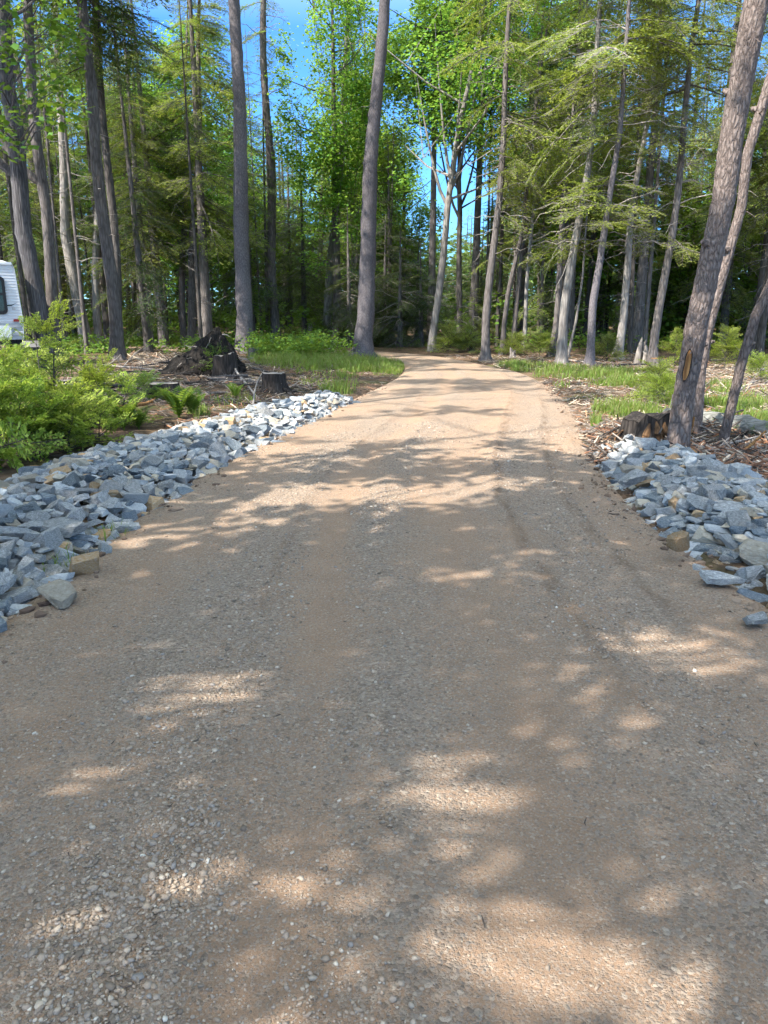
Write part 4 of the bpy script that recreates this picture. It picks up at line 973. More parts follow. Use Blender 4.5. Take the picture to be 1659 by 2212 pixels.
MARG = .085; bx_, by_ = sample(-2.8, 2.8, .6, 4.8, .105, 0); k_ = rng.random(len(bx_)) < shade_prob(bx_, by_); bx_, by_ = bx_[k_], by_[k_]
sx, sy = np.concatenate([ax_, bx_]), np.concatenate([ay_, by_]); fine_c = np.arange(len(sx)) >= len(ax_)
tanel = math.tan(SUN_EL)
hmin = np.maximum(np.where(sy < 9, 6.0, 8.5), np.maximum((sx+1.2)/(.80/tanel), 0)); hmin = np.maximum(hmin, np.where(sy > 12, 10.5, 0)); hmax = np.where(sy < 9, np.maximum(hmin+1.2, 9), np.maximum(hmin+1.5, 16.5))
h = rng.uniform(hmin, hmax)
C = np.stack([sx+SDIR[0]/SDIR[2]*h, sy+SDIR[1]/SDIR[2]*h, h], 1)
# keep everything above or beside the field of view
near = np.argmin((C[:, 0:1]-np.array([s_[0] for s_ in SH])[None])**2+(C[:, 1:2]-np.array([s_[1] for s_ in SH])[None])**2, 1)
side_words = ['just behind the viewer', 'well behind the viewer', 'behind the viewer near the verge', 'beside the viewer across the bank', 'in the wood beside the trailer', 'next to the hemlock saplings',
              'in the wood past the saplings', 'in front of the trailer', 'beside the trailer hitch', 'close behind the rubble bank', 'furthest back along the drive']
for k, (x, y) in enumerate(SH):
    g = np.random.default_rng(2000+k); cc = C[near == k]
    mb, cen, base = straight(x, y, 17.5, .17)
    e = empty('maple_tree', base, 'unseen maple with crown shaped to shade the drive, standing '+side_words[k], 'tree')
    mb.V = [V-base for V in mb.V]; mb.build('trunk', [M['bark_grey']], e, True)
    cb = MB()
    fc = fine_c[near == k]
    if (~fc).any(): leaf_clumps(cb, g, cc[~fc], .20, 20, .15)
    if fc.any(): leaf_clumps(cb, g, cc[fc], .11, 10, .105)
    for c in cc[::14]:
        zz = max(4.0, c[2]-.55*math.hypot(c[0]-x, c[1]-y)); s0 = np.array([x, y, zz]); md = (s0+c)/2+g.normal(0, .2, 3)
        tube(cb, np.array([s0, md, c]), [.03, .02, .006], 4, 1, False)
    cb.V = [V-base for V in cb.V]; cb.build('crown', [M['maple'], M['bark_grey']], e)
# ------------------------------------------------------------------ saplings, ferns, shrubs
def sapling(x, y, H, r, seed, lab, mat='sapling', protos=None, lean=(0, 0), nb=46, name='hemlock_sapling', cat='sapling', group=None, z0f=.04):
    g = np.random.default_rng(seed); z0 = gz(x, y); base = np.array([x, y, z0])
    def cen(z):
        f = (z-z0)/H; return np.array([x+lean[0]*f*f, y+lean[1]*f*f, z])
    mb = MB(); zz = np.linspace(-.05, H, 9)+z0
    P = np.stack([cen(z) for z in zz]); P[-1] += [lean[0]*.25, lean[1]*.25, -.03]
    tube(mb, P, np.linspace(.006+.007*H, .002, 9), 6, 0, False)
    e = empty(name, base, lab, cat, group); mb.V = [V-base for V in mb.V]; mb.build('stem', M['bark_dark'], e, True)
    mb = MB(); u = g.random(nb)**.9; z = z0+H*(z0f+(1-z0f)*u); L = r*(1-u)**.75*g.uniform(.5, 1.1, nb)+.19
    pos = np.stack([cen(q) for q in z]); yaw = g.uniform(0, 2*PI, nb); pitch = .7*u+.22+g.normal(0, .2, nb)
    # two forked sprays on each long limb
    lon = np.nonzero(L > .35)[0]; d = np.stack([np.cos(yaw)*np.cos(pitch), np.sin(yaw)*np.cos(pitch), np.sin(pitch)], 1)
    P2 = [pos]+[pos[lon]+d[lon]*(L[lon]*.4)[:, None]-np.array([0, 0, .02])]*2
    Y2 = [yaw, yaw[lon]+g.uniform(.5, .9, len(lon)), yaw[lon]-g.uniform(.5, .9, len(lon))]; L2 = [L, L[lon]*.55, L[lon]*.55]; Q2 = [pitch, pitch[lon]-.1, pitch[lon]-.1]
    pos, yaw, L, pitch = map(np.concatenate, (P2, Y2, L2, Q2))
    put_sprays(mb, protos or SPR_S, pos, spray_mats(pos, yaw, pitch, g.normal(0, .55, len(pos)), L), g)
    mb.V = [V-base for V in mb.V]; mb.build('foliage', [M[mat], M['bark_dark']], e)
for k, (u_, v_, H, r, lean, nb, lab) in enumerate([
    (125, 955, 1.42, .62, (.10, .1), 42, 'tall lime green hemlock sapling with a bowed top between rubble bank and trailer'),
    (104, 962, 1.22, .55, (-.05, .1), 32, 'twin stemmed dark trunked hemlock sapling in the middle of the sapling thicket'),
    (20, 985, 1.05, .62, (-.2, 0), 32, 'wide low hemlock sapling at the trailer end of the thicket'),
    (205, 925, .80, .62, (.25, 0), 30, 'spreading hemlock sapling arching out over the brush'),
    (150, 975, .55, .62, (.1, -.1), 30, 'low bushy sapling just above the crest of the rocks'),
    (60, 985, .62, .62, (0, -.1), 30, 'low dark green sapling overhanging the dark rocks'),
    (-30, 1000, .85, .8, (0, 0), 30, 'shaded sapling where the thicket meets the frame edge rocks'),
    (262, 925, .58, .52, (.2, 0), 28, 'short pale green sapling at the drive end of the thicket'),
    (30, 900, 1.1, .6, (-.1, 0), 30, 'sapling behind the thicket close to the black box'),
    (215, 962, .40, .50, (.1, -.1), 26, 'small bright seedling on the rim of the rubble bank')]):
    p = G(u_, v_); sapling(p[0], p[1], H*1.13, r, 3000+k, lab, lean=lean, nb=int(nb*.72))
for k, (u_, v_, H, r, lab) in enumerate([
    (430, 800, .75, .55, 'small dark fir seedling in front of the root mound'), (470, 812, .62, .5, 'fir seedling hiding the foot of the split stump'),
    (320, 868, .45, .35, 'dim seedling beside the flat sawn stump'), (968, 762, 1.1, .8, 'young hemlock at the foot of the pale forked maple'),
    (1010, 762, .9, .8, 'bushy seedling at the foot of the dark maple'), (1165, 772, .9, .8, 'fluffy seedling between the thin hemlock stems'),
    (1455, 800, 1.0, .55, 'lime green sapling half hidden by the thick red trunk'), (1565, 797, 1.1, .6, 'fan shaped pale sapling between the two outward leaning stems'),
    (1110, 768, .7, .7, 'rounded seedling at the edge of the verge'), (1310, 780, .7, .7, 'thin twiggy seedling between smooth and dappled trunks'),
    (1640, 830, .5, .55, 'seedling among the branches on the bright clearing'), (1420, 850, .55, .6, 'low ferny seedling in front of the thick red trunk'), (1430, 868, .4, .5, 'grassy bright seedling close by the broken stump'),
    (690, 742, 1.0, .8, 'dark green seedling at the foot of the scarred leaning trunk'), (745, 748, .9, .8, 'dark seedling filling between scarred trunk and leaning pine'), (640, 748, .8, .7, 'leafy seedling beside the splintered snag'),
    (62, 742, 1.2, 1.0, 'sunlit yellow shrub between the trailer and oak')]):
    p = G(u_, v_); sapling(p[0], p[1], H, r, 3100+k, lab, mat='sapling' if k in (6, 7, 10, 11, 12, 16) else 'hemlock_lit' if k not in (0, 1, 2, 13, 14) else 'fern', nb=34, protos=SPR_H)
def fern(x, y, H, n, seed, lab):
    g = np.random.default_rng(seed); base = np.array([x, y, gz(x, y)]); e = empty('fern', base, lab, 'fern')
    for k in range(n):
        mb = MB(); a = 2*PI*k/n+g.normal(0, .25); L = H*g.uniform(.75, 1.1); tt = np.linspace(0, 1, 16)
        rad = L*.55*tt**1.5; P = np.stack([np.cos(a)*rad, np.sin(a)*rad, L*(tt-.22*tt**3)], 1)
        tube(mb, P, np.linspace(.006, .002, 16), 4, 0, False); T_, A_, B_ = frames(P)
        sd = np.array([-math.sin(a), math.cos(a), 0]); Bs, Ds, Ls = [], [], []
        for j in range(2, 16):
            for s_ in (-1, 1):
                Bs.append(P[j]); Ds.append(nrm(sd*s_+T_[j]*.45)); Ls.append(.26*L*math.sin(PI*(.12+.86*tt[j])))
        Bs, Ds, Ls = np.array(Bs), np.array(Ds), np.array(Ls)
        V, F = quads_leaf(Bs, Ds, np.cross(Ds, sd)*0+np.array([-math.cos(a)*.5, -math.sin(a)*.5, .85]), Ls, Ls*.30); mb.add(V, F, 0)
        mb.build('frond', M['fern'], e)
for k, (u_, v_, H, n, lab) in enumerate([(387, 908, .62, 11, 'upright green fern in the shade behind the far rocks'), (418, 905, .5, 8, 'smaller fern beside the upright one, closer to the rocks'),
        (268, 928, .50, 10, 'lit bright fern at the drive end of the sapling thicket'), (300, 925, .42, 9, 'low yellow green fern leaning over the pale rocks'), (510, 868, .38, 7, 'little fern by the rusty seedling in the shade')]):
    p = G(u_, v_); fern(p[0], p[1], H, n, 3300+k, lab)

# grass: blades in patches
def blades(mb, x, y, hgt, g, w=.006):
    n = len(x); z = gh(x, y); a = g.uniform(0, 2*PI, n); ln = g.uniform(.15, .75, n)*hgt
    d = np.stack([np.cos(a), np.sin(a), 0*a], 1); sd = np.stack([-np.sin(a), np.cos(a), 0*a], 1)
    b0 = np.stack([x, y, z-.01], 1); m1 = b0+d*(ln*.3)[:, None]; m1[:, 2] += hgt*.6; tp_ = b0+d*ln[:, None]; tp_[:, 2] += hgt
    W = np.broadcast_to(w, (n,))[:, None]
    V = np.stack([b0-sd*W, b0+sd*W, m1+sd*W*.8, m1-sd*W*.8, tp_+sd*W*.15, tp_-sd*W*.15], 1).reshape(-1, 3)
    i = (np.arange(n)*6)[:, None]; mb.add(V, np.concatenate([i+np.array([[0,1,2,3]]), i+np.array([[3,2,4,5]])]))
mb = MB(); g = np.random.default_rng(41)
def patch(u, v, ru, rv, n, h, clump=.55):
    c = G(u, v); a = G(u+ru, v); t0 = G(u, v-rv); t1 = G(u, v+rv)
    n = int(n*(.6 if u > 1000 else .85)); clump += .06 if u > 1000 else .02; k = n*2; q = g.uniform(-1, 1, (k, 2)); q = q[(q**2).sum(1) < 1]
    x = c[0]+q[:, 0]*abs(a[0]-c[0]); vv = v+q[:, 1]*rv
    y = np.array([G(u, w_)[1] for w_ in np.linspace(v-rv, v+rv, 40)]); y = np.interp(vv, np.linspace(v-rv, v+rv, 40), y)
    x = c[0]*y/c[1]+q[:, 0]*abs(a[0]-c[0])*y/c[1]
    ok = (fbm(x*2.2, y*2.2) > clump*g.uniform(.75, 1.15, len(x))) & (road_off(x, y)[0] > .12) & (g.random(len(x)) > ((q**2).sum(1))**1.5)
    x, y = x[ok], y[ok]; blades(mb, x, y, h*g.uniform(.4, 1.25, len(x))*(.6+.8*fbm(x*1.3, y*1.3)), g, .004+.00025*y.mean())
for q in [(690,785,140,22,7000,.22,.42),(620,780,90,18,4000,.24,.42),(800,792,90,14,4500,.20,.40),(860,800,45,10,2600,.17,.38),(740,805,110,12,2500,.14,.50),(735,842,55,14,1300,.20,.52),(700,830,80,16,700,.14,.58),(590,765,60,16,2600,.25,.4),
          (1105,795,75,8,5200,.17,.36),(1200,800,80,8,3200,.17,.42),(1270,812,120,10,6000,.20,.40),(1350,830,70,10,3000,.20,.45),(1225,832,35,8,600,.14,.55),(1340,895,50,13,2600,.20,.42),(1290,905,18,28,1100,.20,.45),(1420,890,60,12,2600,.18,.42),
          (1560,880,70,14,3500,.17,.42),(1620,870,50,20,2600,.17,.45),(1500,880,40,14,1600,.18,.45),(1430,855,60,22,2400,.2,.5),(1550,850,60,16,2000,.2,.5),(1640,905,40,10,1200,.15,.45),(1250,835,60,20,500,.14,.6),
          (330,745,70,8,4000,.35,.35),(170,748,60,8,4000,.45,.30),(470,745,60,6,2500,.35,.4),(430,900,30,12,500,.16,.5),(900,745,60,4,800,.25,.4),(480,870,100,14,500,.14,.58)]: patch(*q)
for (u_, v_, n, h) in [(243,1160,60,.16),(145,1225,50,.15),(1400,910,120,.2),(700,905,30,.1)]:
    p = G(u_, v_); blades(mb, p[0]+g.normal(0, .05, n), p[1]+g.normal(0, .06, n), h*g.uniform(.4, 1.2, n), g, .004)
tag(mb.build('grass', M['grass']), 'tufts of short green grass along both verges of the drive', None, None, 'stuff')

# leafy undergrowth
mb = MB(); g = np.random.default_rng(43)
def brushy(u0, u1, d0, d1, n, h, size):
    dist = g.uniform(d0, d1, n); u = g.uniform(u0, u1, n); x = (u-CU)/FPX*dist/cp
    ok = (fbm(x*.8+5, dist*.8) > .42) & (road_off(x, dist)[0] > .5); x, dist = x[ok], dist[ok]
    hh = h*g.uniform(.1, 1, len(x))*(.4+1.1*fbm(x*.5, dist*.5)); C = np.stack([x, dist, gh(x, dist)+hh], 1)
    leaf_clumps(mb, g, C, .26, 14, size)
brushy(560, 780, 25, 31, 900, .75, .10); brushy(-60, 560, 28, 40, 1100, .55, .13); brushy(-60, 700, 36, 60, 1000, 1.8, .20)
brushy(930, 1750, 28.5, 34, 500, .55, .11); brushy(930, 1750, 33, 55, 1000, 2.2, .20); brushy(60, 260, 25, 28, 160, .4, .1)
tag(mb.build('undergrowth', M['shrub']), 'bright green brambles and leafy undergrowth along the edge of the woods', None, None, 'stuff')

mb = MB(); n = 8000; a = g.uniform(-37, 37, n); dist = g.uniform(64, 92, n); x, y = dist*np.sin(np.radians(a)), dist*np.cos(np.radians(a))
top = 5+9*fbm(a*.35+40, a*0+2); top = np.where((a > -8) & (a < 9), np.minimum(top, 7.0), top); hh = top*g.random(n)**1.3; C = np.stack([x, y, gh(x, y)+hh], 1)
leaf_clumps(mb, g, C, 1.3, 12, .48)
tag(mb.build('forest', M['hemlock']), 'far mass of green woods closing the view between the trunks', None, None, 'stuff')
# ------------------------------------------------------------------ stumps, root mound, logs, snags
def stump(name, u, v, r, h, seed, lab, mat='stump_dark', top='cut_wood', cat='stump', slant=0.0, flare=1.5):
    g = np.random.default_rng(seed); p = G(u, v); base = np.array([p[0], p[1], gz(p[0], p[1])-.02]); e = empty(name, base, lab, cat)
    mb = MB(); n = 22; zs = np.array([-.08, 0, .05, .12, .22, .4, .7, 1.0])*h; th = np.linspace(0, 2*PI, n, endpoint=False)
    prof = 1+.10*np.sin(th*5+seed)+.07*np.sin(th*9+seed*2); V = []
    for z in zs:
        fl = 1+(flare-1)*math.exp(-max(z, 0)/(.28*h)); k = 1+(prof-1)*(.5+1.6*math.exp(-max(z, 0)/(.3*h)))
        zz = z+(slant*np.cos(th)*r+(g.normal(0, .028, n) if slant else 0) if z > .8*h else 0*th); V.append(np.stack([np.cos(th)*r*fl*k, np.sin(th)*r*fl*k, zz+g.normal(0, .008, n)], 1))
    V = np.concatenate(V); k = len(zs); i = np.arange(k-1)[:, None]*n; j = np.arange(n)[None]; j2 = (j+1) % n
    mb.add(V, np.stack([i+j, i+j2, i+n+j2, i+n+j], -1).reshape(-1, 4)); 
    for a in g.uniform(0, 2*PI, 7):
        d = np.array([math.cos(a), math.sin(a), 0]); L = r*g.uniform(1.8, 3)
        tube(mb, np.array([d*r*.9+[0,0,.25*h], d*L*.65+[0,0,.07*h], d*L+[0,0,-.06]]), [r*.22, r*.16, .02], 6, 0, False, .12, seed)
    mb.build('trunk_base', M[mat], e, True)
    tb = MB(); ring = V[-n:].copy(); ring[:, 2] += .004; ring[:, :2] *= .97; tb.add(np.vstack([ring, ring.mean(0, keepdims=True)+[0, 0, -.01]]), np.stack([np.arange(n), (np.arange(n)+1) % n, np.full(n, n)], 1))
    tb.build('sawn_top', M[top], e); return e, base
stump('stump', 592, 852, .21, .36, 1, 'dark sawn stump with spreading roots beside the shaded verge')
stump('stump', 488, 822, .26, .62, 2, 'grey split stump standing against the root mound', mat='stump_dark', slant=.15)
stump('stump', 549, 776, .17, .40, 3, 'short brown stump at the foot of the big upright pine', mat='bark_grey')
stump('stump', 352, 862, .30, .28, 4, 'flat sawn stump in the dark brush beyond the fern')
stump('stump', 1422, 800, .22, .30, 6, 'low torn stump at the foot of the snag trunk', mat='bark_grey', top='raw_wood')
e, base = stump('stump', 1395, 966, .27, .30, 5, 'rotten broken stump with crumbling orange core by the thick red trunk', mat='stump_dark', top='stump_dark', slant=.1)
g = np.random.default_rng(63)
for k in range(16):
    rb = MB(); a_ = g.uniform(2.2, 6.6); d = np.array([math.cos(a_), math.sin(a_)*.8, 0]); L = g.uniform(.25, .7); tt = np.linspace(0, 1, 6)[:, None]
    P = d*.22+np.array([0, 0, g.uniform(.05, .2)])+d*L*tt+np.array([0, 0, -.22])*tt**1.5+g.normal(0, .018, (6, 3)); P[:, 2] = np.maximum(P[:, 2], .01)
    tube(rb, P, np.linspace(g.uniform(.010, .028), .005, 6), 6, 0, False, .1, k); rb.build('root', [M['stump_dark'], M['dead_wood'], M['rotten_wood']][k % 3], e, True)
mb = MB(); g = np.random.default_rng(61)                                # crumbling core and splinters
for k in range(9):
    a = g.normal(-1.6, .4); rr = .27*g.uniform(.75, 1.15); z = g.uniform(.0, .12); d = np.array([math.cos(a), math.sin(a), 0])
    tube(mb, np.array([d*rr+[0,0,z], d*rr*1.08+[g.normal(0,.02),0,z+.07], d*rr*1.05+[0,0,z+g.uniform(.1,.2)]]), [.04, .045, .012], 6, 0, True, .3, k)
mb.build('rotten_core', M['rotten_wood'], e)
# upturned root mound
p = G(430, 812); base = np.array([p[0], p[1]+.3, gz(p[0], p[1])]); e = empty('root_mound', base, 'dark peaked mound of upturned roots and soil from a fallen tree', 'root plate')
g = np.random.default_rng(62); mb = MB(); V0, F0 = ico(5); V = V0.copy(); V = V[:, [0, 1, 2]]
hs = np.clip(V[:, 2], -.12, 1); wd = (1-np.clip(hs, 0, 1)**1.1)*.95+.10
ang = np.arctan2(V[:, 1], V[:, 0]); lum = 1+.35*(fbm(ang*1.6+4, hs*4+2)-.5)*2
V = np.stack([np.cos(ang)*wd*lum*.88*np.linalg.norm(V0[:, :2], axis=1)**.3+.40*np.clip(hs, 0, 1), np.sin(ang)*wd*lum*.55*np.linalg.norm(V0[:, :2], axis=1)**.3, hs*1.12*(.85+.3*fbm(ang+2, hs*3))], 1)
mb.add(V+.05*np.stack([fbm(V[:, 0]*9+k*5, V[:, 2]*9+V[:, 1]*7)-.5 for k in range(3)], 1)*2, F0)
mb.build('soil', M['root_soil'], e, True); e.scale = (1.14, 1.15, .97)
for k in range(95):
    rb = MB(); a = g.uniform(0, 2*PI); z = g.uniform(.1, 1.05)
    P0 = np.array([math.cos(a)*(1-z*.78)*.62+.36*z, math.sin(a)*(1-z*.8)*.42, z]); d = nrm(np.array([math.cos(a)*.8-.25, math.sin(a)*.6, g.normal(-.35, .5)])); L = g.uniform(.15, .55)
    tt = np.linspace(0, 1, 5)[:, None]; P = P0+d*L*tt+np.array([0, 0, -.3])*L*tt**2+g.normal(0, .012, (5, 3)); r0 = g.uniform(.007, .026)
    tube(rb, P, np.linspace(r0, .003, 5), 5, 0, False); rb.build('root', M['stump_dark'] if k % 4 else M['dead_wood'], e, True)
# splintered snags
def snag(u, v, h, r, seed, lab, mat='dead_wood'):
    g = np.random.default_rng(seed); p = G(u, v); base = np.array([p[0], p[1], gz(p[0], p[1])-.03]); e = empty('snag', base, lab, 'snag'); mb = MB()
    for k in range(9):
        a = g.uniform(0, 2*PI); d = np.array([math.cos(a), math.sin(a), 0])*r*.6; hh = h*g.uniform(.45, 1.0)
        tube(mb, np.array([d*1.5+[0,0,-.05], d*1.05+[0,0,hh*.4], d*.9+[g.normal(0,.03),g.normal(0,.03),hh*.8], d*.9+[g.normal(0,.05),0,hh]]), [r*.62, r*.5, r*.32, .008], 7, 0, True, .12, k)
    mb.build('stem', M[mat], e, True)
snag(672, 742, 1.25, .15, 71, 'splintered pale snag left of the scarred leaning trunk'.replace('left of', 'beside'))
snag(1385, 785, .95, .17, 72, 'torn pale snag beside the grey trunk at the edge of the clearing')
snag(1108, 772, .40, .10, 73, 'small broken snag on the verge between hemlock trunks')
def log(name, p0, p1, r0, r1, mat, lab, cat, seed, sides=18, end='raw_wood', lift=.8, bend=.0, twig=0):
    g = np.random.default_rng(seed); p0, p1 = np.array(p0, float), np.array(p1, float); k = 14; tt = np.linspace(0, 1, k)[:, None]
    P = p0+(p1-p0)*tt; nrmv = np.array([-(p1-p0)[1], (p1-p0)[0], 0]); P = P+nrmv*bend*np.sin(PI*tt)+g.normal(0, .012, (k, 3))*min(1, r0*8)
    base = P[0].copy(); base[2] = gz(base[0], base[1]); rr = np.linspace(r0, r1, k)*(1+.08*g.standard_normal(k)); mb = MB()
    tube(mb, P-base, rr, sides, 0, True, .05, seed)
    for _ in range(twig):
        j = int(g.integers(2, k-1)); d = nrm(np.array([g.normal(), g.normal(), abs(g.normal())*.8])); L = g.uniform(.15, .5)*np.linalg.norm(p1-p0)*.4
        tube(mb, np.array([P[j]-base, P[j]-base+d*L*.5+g.normal(0, .02, 3), P[j]-base+d*L]), [rr[j]*.5, rr[j]*.35, .002], 4, 0, False)
    if name == 'fallen_log':
        e = empty(name, base, lab, cat); mb.build('trunk', M[mat], e, True); return e
    o = mb.build(name, M[mat], None, True, base); tag(o, lab, cat); return o
a, b_ = G(1440, 945), G(1760, 985); a[2] = .17; b_[2] = .17
log('fallen_log', a+[.1,.35,0], b_+[0,.3,0], .17, .15, 'bark_moss', 'mossy fallen log lying behind the three leaning trunks', 'log', 81, twig=5)
sticks = [ # u0,v0,lift0,u1,v1,lift1,r,mat,label
 (352,742,.25,268,800,.10,.030,'dead_wood','long pale pole slanting across the brush from the woodpecker trunk'),
 (185,818,.05,262,790,.30,.022,'dead_wood','pale stick slanting up against the woodpecker trunk'),
 (215,800,.12,352,812,.08,.028,'dead_wood','long grey branch lying flat along the near side of the brush'),
 (360,748,.3,305,765,.12,.030,'dead_wood','thick pale pole end raised beside the root mound'),
 (326,752,.42,326,800,-.05,.035,'stump_dark','short dark post standing upright in the sunlit gap'),
 (500,790,.45,560,868,.02,.034,'cut_wood','pale split pole leaning off the split stump'),
 (548,890,.03,572,842,.28,.020,'cut_wood','white stick leaning by the dark sawn stump above the rocks'),
 (240,900,.10,330,878,.04,.050,'raw_wood','broken orange brown log chunk behind the saplings'),
 (250,915,.06,305,905,.05,.045,'dead_wood','grey brown log piece lying beside the orange chunk'),
 (610,835,.12,690,858,.02,.014,'bark_dark','thin dark branch trailing off the sawn stump'),
 (700,765,.12,780,745,.45,.016,'dead_wood','thin pale branch slanting up at the leaning pine foot'),
 (1345,905,.02,1440,895,.06,.024,'cut_wood','pale stick lying on the chips before the broken stump'),
 (1478,985,.03,1500,900,.45,.028,'raw_wood','bent orange brown splinter hanging by the thick red trunk'),
 (1488,1000,.05,1520,1022,.08,.045,'raw_wood','freshly broken orange wood chunk at the foot of the thick red trunk'),
 (1555,985,.06,1659,968,.10,.014,'dead_wood','thin grey branch arching in front of the fallen log'),
 (1600,990,.05,1655,930,.40,.020,'raw_wood','reddish bare branch standing up before the fallen log'),
 (1600,935,.30,1560,900,.55,.013,'bark_dark','dark twig poking up over the fallen log'),
 (1655,800,.15,1560,840,.02,.025,'cut_wood','pale branch across the sunny clearing'),
 (1590,860,.08,1680,820,.10,.022,'dead_wood','grey branch heap stick at the edge of the clearing'),
 (1230,780,.04,1300,790,.08,.03,'dead_wood','grey branch lying among hemlock feet'),
 (1330,795,.05,1420,790,.1,.04,'bark_dark','dark log in the brush line before the snag'),
 (1370,975,.05,1300,990,.03,.018,'bark_dark','dark twig reaching from the stump debris onto the drive edge'),
 (1395,1000,.08,1330,950,.10,.03,'dead_wood','split grey root fanning off the rotten stump'),
 (1450,975,.12,1380,1000,.03,.03,'stump_dark','dark root curving along the rotten stump foot'),
 (1420,985,.2,1448,905,.35,.012,'bark_dark','thin dark twig leaning on the thick red trunk')]
for k, (u0, v0, l0, u1, v1, l1, r_, m_, lab) in enumerate(sticks):
    a, b_ = G(u0, v0), G(u1, v1)
    if 'upright' in lab or 'hanging by' in lab or 'poking' in lab or 'standing up' in lab: b_ = AT(u1, v1, a[1]); a[2] = max(l0, -.05) if 'upright' not in lab else .7; b_[2] = b_[2] if 'upright' not in lab else -.05
    else: a[2] = l0+gz(a[0], a[1]); b_[2] = l1+gz(b_[0], b_[1])
    log('fallen_branch', a, b_, r_, r_*.45, m_, lab, 'branch', 400+k, 7, bend=float(rng.normal(0, .02)), twig=3 if r_ < .03 else 1)
# tangle of brush on the trailer side
g = np.random.default_rng(88)
for k in range(46):
    u0 = g.uniform(150, 560); v0 = g.uniform(792, 862) if u0 > 260 else g.uniform(800, 850); a = G(u0, v0); an = g.normal(0, .5)+(PI if g.random() < .5 else 0); L = g.uniform(.7, 2.0)
    b_ = a+np.array([math.cos(an)*L, math.sin(an)*L, 0]); a[2] = gz(a[0], a[1])+g.uniform(0, .22); b_[2] = gz(b_[0], b_[1])+g.uniform(0, .22)
    m_ = ['dead_wood', 'stump_dark', 'bark_dark', 'bark_grey'][k % 4]; w = {'dead_wood': 'pale bare', 'stump_dark': 'blackish', 'bark_dark': 'dark barked', 'bark_grey': 'grey barked'}[m_]
    o = log('fallen_branch', a, b_, g.uniform(.012, .035), .006, m_, '', 'branch', 700+k, 6, bend=g.normal(0, .12), twig=4)
    lab = f'{w} branch tangled in the brush before the root mound'; tag(o, lab, 'branch', 'alike: '+lab)
# small litter
def litter(mb, n, fx, g, L0, L1, m_of, zoff=.01, chip=False):
    x, y = fx(n); ok = road_off(x, y)[0] > .02; x, y = x[ok], y[ok]; n = len(x); z = gh(x, y)+zoff+np.abs(g.normal(0, .012, n)); a = g.normal(0, .9, n)
    L = g.uniform(L0, L1, n); w = L*g.uniform(.05, .16 if chip else .07, n)+.002; t_ = w*g.uniform(.3, .8, n); tl = g.normal(0, .22, n)
    d = np.stack([np.cos(a)*np.cos(tl), np.sin(a)*np.cos(tl), np.sin(tl)], 1); s_ = np.stack([-np.sin(a), np.cos(a), 0*a], 1); up = np.cross(d, s_); c = np.stack([x, y, z+np.abs(np.sin(tl))*L*.5], 1)
    V = []
    for sx_, sy_, sz_ in ((-1,-1,-1),(1,-.5,-1),(1,.5,-1),(-1,1,-1),(-1,-1,1),(1,-.5,1),(1,.5,1),(-1,1,1)): V.append(c+d*(sx_*L/2)[:, None]+s_*(sy_*w/2)[:, None]+up*(sz_*t_/2)[:, None])
    V = np.stack(V, 1); F = np.array([(0,3,2,1),(4,5,6,7),(0,1,5,4),(1,2,6,5),(2,3,7,6),(3,0,4,7)]); mm = m_of(n)
    for m in range(4):
        s = np.nonzero(mm == m)[0]
        if len(s): mb.add(V[s].reshape(-1, 3), (F[None]+(np.arange(len(s))*8)[:, None, None]).reshape(-1, 4), m)
def chipm(name, c):
    t = NT(name); isl = t.n('ShaderNodeNewGeometry').outputs['Random Per Island']
    return t.bsdf(t.ramp(isl, [(0, tuple(q*.45 for q in c)), (.6, c), (1, tuple(min(q*1.5, .7) for q in c))]), .9)
LM = [chipm('chip_grey', (.24,.20,.165)), chipm('chip_red', (.27,.135,.075)), chipm('chip_dark', (.075,.055,.042)), chipm('chip_pale', (.46,.37,.27))]
g = np.random.default_rng(90); mb = MB()
def area(u0, u1, v0, v1):
    def f(n):
        u = g.uniform(u0, u1, n); y0, y1 = G(800, v0)[1], G(800, v1)[1]; y = y0+(y1-y0)*g.random(n)**1.3
        t_ = y/ (cp+ .15*sp); x = (u-CU)/FPX*(y*cp+CAM_H*sp); return x, y
    return f
mk = lambda *p: (lambda n: g.choice(4, n, p=p))
litter(mb, 5200, area(140, 720, 878, 775), g, .04, .26, mk(.42,.08,.40,.10))
litter(mb, 2600, area(280, 520, 800, 742), g, .05, .35, mk(.40,.15,.15,.30))
litter(mb, 3600, area(1480, 1720, 1080, 985), g, .03, .20, mk(.12,.55,.12,.21), .015, True)
litter(mb, 1500, area(1270, 1450, 1000, 940), g, .05, .28, mk(.35, .2, .38, .07), .03)
litter(mb, 2600, area(1290, 1720, 1000, 940), g, .04, .30, mk(.30,.25,.35,.10), .012)
litter(mb, 9000, area(1170, 1760, 950, 775), g, .03, .16, mk(.35,.24,.10,.31), .008, True)
litter(mb, 1500, area(1380, 1760, 870, 800), g, .06, .35, mk(.5,.15,.1,.25), .03)
litter(mb, 1300, area(560, 900, 900, 800), g, .03, .16, mk(.25,.20,.45,.10), .006)
litter(mb, 1800, area(960, 1420, 800, 768), g, .04, .25, mk(.40,.2,.2,.2), .02)
litter(mb, 900, area(330, 700, 925, 870), g, .03, .22, mk(.25,.25,.45,.05), .008)
litter(mb, 500, area(-60, 560, 1240, 930), g, .03, .12, mk(.2,.25,.5,.05), .004)
tag(mb.build('wood_litter', LM), 'twigs, bark scraps and wood chips strewn over the cleared ground', None, None, 'stuff')
